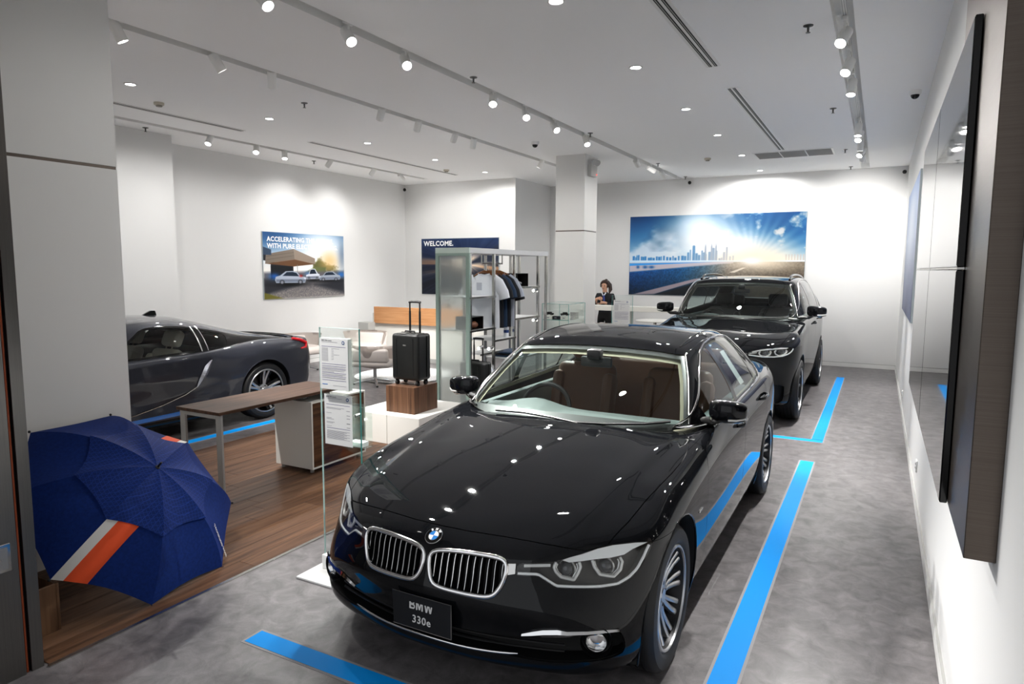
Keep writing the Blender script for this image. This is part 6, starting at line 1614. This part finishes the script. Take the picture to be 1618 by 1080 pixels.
def welcome():
    p = Pic(420, 260); p.vgrad([(0, '#1d3860'), (.25, '#18264a'), (.55, '#141c30'), (1, '#0b1120')])
    ang = np.arctan2(p.Y - .46, p.X - .62); r = np.hypot(p.X - .62, p.Y - .46)
    n = np.interp((ang + PI) / (2 * PI) * 160, np.arange(161), rng.random(161)); n2 = np.interp((ang + PI) / (2 * PI) * 40, np.arange(41), rng.random(41))
    p.mix((n * .6 + n2 * .5) * np.clip(r * 2.2, 0, 1) * .28, rgb('#7b87a0'))
    p.mix(np.clip(n2 - .35, 0, 1) * np.exp(-((p.Y - .50) / .13) ** 2) * 1.4, rgb('#e7b27f'))
    p.mix((p.Y > .62) * np.clip(n - .3, 0, 1) * .4, rgb('#4a5c7c'))
    p.glow(.60, .42, .22, .14, '#fff3e4', 1.0); p.glow(.75, .40, .2, .1, '#f4d8b8', .6)
    p.poly([(.60, .46), (1, .12), (1, .40)], '#323b4e', .05); p.poly([(.3, 1), (.60, .50), (.40, 1)], '#10182a', .04)
    return p.image('welcome_print')
def car_shape(p, x, y, w, h, flip, c='#c3cbd6', tall=False):
    f = (lambda u: x + w * (1 - u)) if flip else (lambda u: x + w * u); g = lambda v: y + h * v
    k = .12 if tall else 0
    p.glow(x + w * .5, g(.98), w * .55, h * .16, '#16181c', .9)
    p.poly([(f(u), g(v)) for u, v in ((.02, .60), (.04, .46), (.20, .40), (.30, .12 - k), (.45, .02 - k), (.66, .03 - k), (.84, .34), (.97, .42), (.99, .66), (.96, .86), (.06, .88))], c, .01)
    p.poly([(f(u), g(v)) for u, v in ((.25, .40), (.33, .16 - k), (.45, .09 - k), (.63, .10 - k), (.76, .36))], '#2b3a4c', .008)
    p.poly([(f(u), g(v)) for u, v in ((.04, .62), (.96, .60), (.96, .80), (.06, .82))], '#8790a0', .02)
    for u in (.21, .78): p.glow(f(u), g(.82), w * .075, h * .17, '#22252b', .95, 3); p.glow(f(u), g(.82), w * .05, h * .12, '#a9aeb8', .9, 3)
    p.glow(f(.05), g(.56), w * .04, h * .06, '#f2f5ff', .9)
def left_poster():
    p = Pic(520, 305); p.vgrad([(0, '#4f7fae'), (.15, '#9cbedb'), (.35, '#e6eef4'), (.6, '#f7f4ee'), (1, '#e6e0d8')])
    n = vnoise(p.h, p.w, 5, 6, 5); p.glow(.66, .22, .34, .34, '#ffffff', .95); p.glow(.05, .0, .45, .26, '#2f5f90', .9)
    p.mix((p.X > .58) * np.clip((n - .50 + (p.X - .60) * .5 - abs(p.Y - .50) * .9) * 7, 0, 1) * (p.Y < .70), rgb('#6e7048'))
    p.glow(.80, .42, .12, .16, '#eec98a', .75); p.glow(.98, .3, .06, .3, '#5d7390', .6)
    p.poly([(.40, .66), (.60, .52), (.75, .52), (.75, .66)], '#7b8258', .03)
    p.poly([(0, .60), (1, .58), (1, 1), (0, 1)], '#77757a', .05)
    g = vnoise(p.h, p.w, 90, 140, 2); p.mix((p.Y > .68) * (g - .2) * .9 * np.clip((p.Y - .66) * 4, 0, 1), rgb('#c9c3b6'))
    p.poly([(0, .70), (.45, .66), (.40, .80), (0, .94)], '#3d4048', .06); p.poly([(.60, .80), (1, .70), (1, .95), (.85, .90)], '#3a3c44', .08)
    # cantilevered house
    p.poly([(0, .26), (.08, .31), (.08, .66), (.34, .64), (.34, .50), (0, .42)], '#2e3138', .01)
    p.poly([(.03, .33), (.35, .24), (.36, .40), (.02, .47)], '#8d8379', .006); p.poly([(.35, .24), (.61, .38), (.61, .47), (.36, .40)], '#a3968a', .006)
    p.poly([(.02, .47), (.36, .40), (.61, .47), (.34, .51)], '#7a5b42', .008); p.poly([(.0, .22), (.09, .26), (.09, .34), (0, .34)], '#44576e', .01)
    for v in (.30, .35): p.poly([(.03, v + .06), (.35, v - .01), (.35, v - .005), (.03, v + .066)], '#6f665e', .004)
    p.poly([(.08, .50), (.32, .51), (.32, .64), (.08, .70)], '#22262d', .02); p.poly([(.385, .48), (.392, .48), (.392, .60), (.385, .60)], '#8b8f95', .004)
    p.glow(.12, .66, .06, .05, '#2f7fd6', .8); p.glow(.96, .64, .05, .05, '#2f7fd6', .8); p.glow(.52, .62, .05, .04, '#5b9be0', .5)
    car_shape(p, .49, .56, .18, .17, False, '#dfe4ee', True); car_shape(p, .65, .585, .30, .16, False, '#aeb6c2'); car_shape(p, .12, .575, .38, .215, True, '#b9c2d0')
    p.glow(.43, .655, .02, .02, '#c0302a', .8)
    p.poly([(0, .90), (.22, 1.0), (0, 1.0)], '#7d7a3c', .02)
    p.glow(.70, .1, .3, .15, '#ffffff', .35)
    return p.image('house_print')
def right_print():
    p = Pic(300, 160); p.vgrad([(0, '#9fb6dc'), (.4, '#c9d3e6'), (.7, '#8d95ac'), (1, '#5d6480')]); p.glow(.5, .3, .4, .3, '#eef3fb', .8)
    return p.image('right_print')
def print_mat(name, im):
    m = mat(name, '#ffffff', .45, spec=.25); t_, n, b = nodes_of(m); tx = n.new('ShaderNodeTexImage'); tx.image = im; tx.extension = 'EXTEND'
    g_ = n.new('ShaderNodeGamma'); g_.inputs[1].default_value = 1.25; t_.links.new(tx.outputs['Color'], g_.inputs[0]); t_.links.new(g_.outputs[0], b.inputs['Base Color']); return m
def poster(label, o, ux, W_, H_, im, lines=()):
    """board on a wall; o is its lower left corner as seen, ux the reading direction"""
    ux = Vector(ux); uz = Vector((0, 0, 1)); n = ux.cross(uz); o = Vector(o)
    t_ = thing('wall_poster', label, 'poster', tuple(o)); M_ = frame_M(o, ux, uz)
    b = MB().box(0, W_, 0, H_, -.022, 0, .001, 1); b.bm.transform(M_); b.build('board', mat('board_edge', '#aab4b8', .5), t_)
    me = bpy.data.meshes.new('print'); me.from_pydata([tuple(M_ @ Vector(v)) for v in ((.004, .004, .0008), (W_ - .004, .004, .0008), (W_ - .004, H_ - .004, .0008), (.004, H_ - .004, .0008))], [], [(0, 1, 2, 3)])
    uv = me.uv_layers.new(name='uv'); uv.data.foreach_set('uv', [0, 0, 1, 0, 1, 1, 0, 1])
    p = link('print', me, print_mat('print_' + im.name, im), t_)
    for s_, x, z, size, bold in lines: text(s_, size, M_ @ Matrix.Translation((x, z, .0015)), mat('poster_white', '#f6f6f6', .6), 'lettering', p, bold, 'LEFT', .0004)
poster('wide blue mural of a road, city skyline and sunburst on the back wall', (-4.83, 14.278, 1.282), (1, 0, 0), 3.535, 1.677, mural())
poster('poster with the word WELCOME and streaking lights on the rear left wall', (-9.15, 12.578, 1.25), (1, 0, 0), 2.01, 1.24, welcome(), [('WELCOME.', .07, 1.125, .15, .004)])
poster('poster of three silver cars by a modern house on the left wall', (-9.598, 8.475, 1.262), (0, 1, 0), 2.06, 1.205, left_poster(), [('ACCELERATING THE FUTURE.', .10, 1.075, .118, .003), ('WITH PURE ELECTRIC DRIVING.', .10, .955, .118, .003)])
poster('pale blue poster beyond the video wall on the right wall', (.323, 12.08, 1.25), (0, -1, 0), 3.35, 1.69, right_print())
# ------------------------------------------------------------------ people
skin_m = mat('skin', '#c99a80', .55); hair_brown = mat('hair_brown', '#2e1b12', .5); hair_black = mat('hair_black', '#0c0a0a', .45)
suit_m = mat('blazer_navy', '#0d1017', .8); trouser_m = mat('trousers_black', '#0b0b0d', .85)
def person(name, label, loc, J, E, mats, hair, tail=True):
    """one continuous skinned body from joints J (name: position, radius) and edges E; faces local -y"""
    t_ = thing('person', label, 'person', loc); O = Vector(loc)
    names = list(J); me = bpy.data.meshes.new('body'); me.from_pydata([J[k][0] for k in names], [(names.index(a), names.index(b)) for a, b in E], [])
    o = bpy.data.objects.new('body', me); COL.objects.link(o)
    md = o.modifiers.new('skin', 'SKIN'); md.use_smooth_shade = True; sv = me.skin_vertices[0].data
    for i, k in enumerate(names):
        r = J[k][1]; sv[i].radius = r if hasattr(r, '__len__') else (r, r)
        sv[i].use_root = (k == 'pelvis')
    o.modifiers.new('sub', 'SUBSURF').levels = 2
    dg = bpy.context.evaluated_depsgraph_get(); m2 = bpy.data.meshes.new_from_object(o.evaluated_get(dg))
    bpy.data.objects.remove(o); bpy.data.meshes.remove(me)
    m2.materials.clear()
    for m in mats[0]: m2.materials.append(m)
    for p in m2.polygons: p.material_index = mats[1](p.center); p.use_smooth = True
    m2.transform(Matrix.Translation(O)); m2.name = 'body'
    b = link('body', m2, None, t_)
    h = Vector(J['head'][0]) + O
    # face: brow-level eyes, nose, mouth, ears
    for s_ in (-1, 1):
        MB().sphere(h + Vector((s_ * .030, -.083, .002)), .011, (1.3, .6, .8), 10, 6).build('eye', mat('eye_dark', '#1a1210', .3), t_)
        MB().box(h.x + s_ * .030 - .016, h.x + s_ * .030 + .016, h.y - .094, h.y - .084, h.z + .018, h.z + .023, .002, 1).build('eyebrow', hair, t_)
        MB().sphere(h + Vector((s_ * .083, .0, -.008)), .022, (.4, .8, 1.2), 10, 8).build('ear', skin_m, t_)
    MB().tube([h + Vector((0, -.086, .004)), h + Vector((0, -.104, -.030)), h + Vector((0, -.086, -.036))], [.007, .012, .008], 8).build('nose', skin_m, t_, 60)
    MB().sphere(h + Vector((0, -.080, -.058)), .02, (1.0, .5, .35), 10, 6).build('mouth', mat('lips', '#8e4a42', .5), t_)
    # hair cap swept back
    c = MB().sphere((0, 0, 0), .100, (1.0, 1.08, 1.12), 24, 16)
    for v in list(c.bm.verts):
        if v.co.y < -.035 and v.co.z < .062: v.co.y = -.035 + (v.co.y + .035) * .12
        if v.co.z < -.05: v.co *= .80
    c.bm.transform(Matrix.Translation(h + Vector((0, .014, .016)))); c.build('hair', hair, t_, 60)
    if tail:
        MB().sphere(h + Vector((.01, .065, .115)), .032, (1, 1, .9)).build('hair_bun', hair, t_)
        MB().tube([h + Vector((.03, .09, .095)), h + Vector((.085, .09, .02)), h + Vector((.105, .07, -.08)), h + Vector((.085, .05, -.16))], [.03, .042, .04, .012], 10).build('ponytail', hair, t_, 60)
    return t_
def fingers(J, E, hand, d, side, n):
    """five unequal curled fingers rooted inside the palm"""
    h = Vector(J[hand][0]); d = Vector(d).normalized(); s_ = Vector(side).normalized(); n = Vector(n).normalized()
    for i, (off, L) in enumerate(((-.030, .050), (-.010, .070), (.010, .074), (.030, .066))):
        a = h + s_ * off + d * .03; b = a + d * L * .6 + n * .004; c = b + d * L * .45 + n * .018
        for k, p in zip('abc', (a, b, c)): J[f'{hand}_f{i}{k}'] = (tuple(p), .0085 if k != 'c' else .007)
        E += [(hand, f'{hand}_f{i}a'), (f'{hand}_f{i}a', f'{hand}_f{i}b'), (f'{hand}_f{i}b', f'{hand}_f{i}c')]
    a = h - s_ * .035 + d * .005; b = a + d * .03 - s_ * .018 + n * .008; c = b + d * .028 + n * .01
    for k, p in zip('abc', (a, b, c)): J[f'{hand}_t{k}'] = (tuple(p), .010 if k != 'c' else .008)
    E += [(hand, f'{hand}_ta'), (f'{hand}_ta', f'{hand}_tb'), (f'{hand}_tb', f'{hand}_tc')]
def woman():
    J = dict(pelvis=((0, 0, .90), (.15, .11)), waist=((0, 0, 1.05), (.12, .09)), chest=((0, -.005, 1.22), (.15, .10)), collar=((0, -.005, 1.315), (.075, .06)), neck=((0, -.020, 1.375), .044), head0=((0, -.035, 1.425), .058), head=((0, -.045, 1.485), (.074, .086)), crown=((0, -.035, 1.545), (.060, .070)),
             shl=((-.16, 0, 1.285), .060), ell=((-.215, -.06, 1.06), .047), wrl=((-.09, -.27, 1.215), .030), hal=((-.03, -.31, 1.235), (.035, .018)),
             shr=((.16, 0, 1.285), .060), elr=((.225, -.06, 1.06), .047), wrr=((.10, -.28, 1.145), .030), har=((.03, -.315, 1.155), (.035, .018)),
             hil=((-.085, 0, .84), .09), knl=((-.095, -.01, .47), .06), anl=((-.095, .02, .08), .042), tol=((-.10, -.13, .035), .034),
             hir=((.085, 0, .84), .09), knr=((.095, -.01, .47), .06), anr=((.095, .02, .08), .042), tor=((.10, -.13, .035), .034))
    E = [('pelvis', 'waist'), ('waist', 'chest'), ('chest', 'collar'), ('collar', 'neck'), ('neck', 'head0'), ('head0', 'head'), ('head', 'crown'), ('chest', 'shl'), ('shl', 'ell'), ('ell', 'wrl'), ('wrl', 'hal'), ('chest', 'shr'), ('shr', 'elr'), ('elr', 'wrr'), ('wrr', 'har'),
         ('pelvis', 'hil'), ('hil', 'knl'), ('knl', 'anl'), ('anl', 'tol'), ('pelvis', 'hir'), ('hir', 'knr'), ('knr', 'anr'), ('anr', 'tor')]
    fingers(J, E, 'hal', (.9, -.25, .0), (0, .3, 1), (0, -.3, -1)); fingers(J, E, 'har', (-.9, -.25, .05), (0, .3, 1), (0, -.3, -1))
    def pick(c):
        if c.z > 1.355: return 0
        if abs(c.x) < .14 and c.y < -.255: return 0
        return 1 if c.z > .93 else (2 if c.z > .09 else 3)
    t_ = person('person', 'woman with a ponytail in a dark blazer behind the white bar counter', (-5.05, 13.42, 0), J, E, ([skin_m, suit_m, trouser_m, black_plastic], pick), hair_brown)
    O = Vector((-5.05, 13.42, 0))
    MB().tube([O + Vector((-.045, -.075, 1.345)), O + Vector((0, -.105, 1.27)), O + Vector((.045, -.075, 1.345))], [.014, .018, .014], 8).build('white_collar', mat('cotton_white', '#e2e6ec'), t_, 60)
    MB().tube([O + Vector((.01, -.112, 1.29)), O + Vector((.02, -.125, 1.22)), O + Vector((.035, -.12, 1.14))], [.018, .022, .012], 8).build('blue_scarf', mat('scarf_blue', '#2a3f8c', .6), t_, 60)
    ph = thing('mobile_phone', 'dark phone held in the hands of the standing woman', 'phone', (-5.05, 13.10, 1.18))
    MB().box(-.036, .036, -.004, .004, -.07, .07, .003, 2, M=Matrix.Translation((-5.05, 13.08, 1.195)) @ Matrix.Rotation(-.8, 4, 'X')).build('body', black_gloss, ph)
    MB().box(-.032, .032, .0041, .0048, -.062, .062, M=Matrix.Translation((-5.05, 13.08, 1.195)) @ Matrix.Rotation(-.8, 4, 'X')).build('screen', mat('phone_screen', '#2a3a6a', .1), ph)
woman()
def clerk():
    J = dict(pelvis=((0, 0, .50), (.15, .11)), waist=((0, .0, .64), (.12, .09)), chest=((0, -.02, .80), (.15, .10)), collar=((0, -.03, .895), (.07, .06)), neck=((0, -.045, .945), .044), head0=((0, -.06, .985), .058), head=((0, -.075, 1.04), (.074, .086)), crown=((0, -.065, 1.10), (.060, .070)),
             shl=((-.16, -.01, .865), .06), ell=((-.20, -.16, .70), .046), wrl=((-.10, -.34, .765), .03), hal=((-.07, -.40, .768), (.035, .018)),
             shr=((.16, -.01, .865), .06), elr=((.20, -.16, .70), .046), wrr=((.10, -.34, .765), .03), har=((.07, -.40, .768), (.035, .018)),
             hil=((-.09, -.05, .50), .09), knl=((-.10, -.42, .49), .062), anl=((-.10, -.36, .08), .042), tol=((-.10, -.48, .035), .034),
             hir=((.09, -.05, .50), .09), knr=((.10, -.42, .49), .062), anr=((.10, -.36, .08), .042), tor=((.10, -.48, .035), .034))
    E = [('pelvis', 'waist'), ('waist', 'chest'), ('chest', 'collar'), ('collar', 'neck'), ('neck', 'head0'), ('head0', 'head'), ('head', 'crown'), ('chest', 'shl'), ('shl', 'ell'), ('ell', 'wrl'), ('wrl', 'hal'), ('chest', 'shr'), ('shr', 'elr'), ('elr', 'wrr'), ('wrr', 'har'),
         ('pelvis', 'hil'), ('hil', 'knl'), ('knl', 'anl'), ('anl', 'tol'), ('pelvis', 'hir'), ('hir', 'knr'), ('knr', 'anr'), ('anr', 'tor')]
    fingers(J, E, 'hal', (.3, -.9, .0), (1, .3, 0), (0, 0, -1)); fingers(J, E, 'har', (-.3, -.9, .0), (1, -.3, 0), (0, 0, -1))
    def pick(c):
        if c.z > .93: return 0
        if c.y < -.35 and c.z > .66: return 0
        return 1 if c.z > .57 else (2 if c.z > .09 else 3)
    person('person', 'seated person with dark hair behind the oak fronted reception counter', (-7.94, 11.85, 0), J, E, ([skin_m, suit_m, trouser_m, black_plastic], pick), hair_black, False)
    t_ = thing('office_stool', 'black office stool under the seated receptionist', 'stool', (-7.94, 11.85, 0))
    MB().lathe([(0, .38), (.2, .38), (.22, .41), (.2, .44), (0, .45)], 24, Matrix.Translation((-7.94, 11.82, -.04))).build('seat', black_plastic, t_)
    MB().cyl((-7.94, 11.82, .03), (-7.94, 11.82, .36), .03).build('column', satin_chrome, t_)
    MB().lathe([(0, 0), (.22, 0), (.2, .02), (.03, .04), (0, .04)], 24, Matrix.Translation((-7.94, 11.82, 0))).build('foot', black_plastic, t_)
clerk()
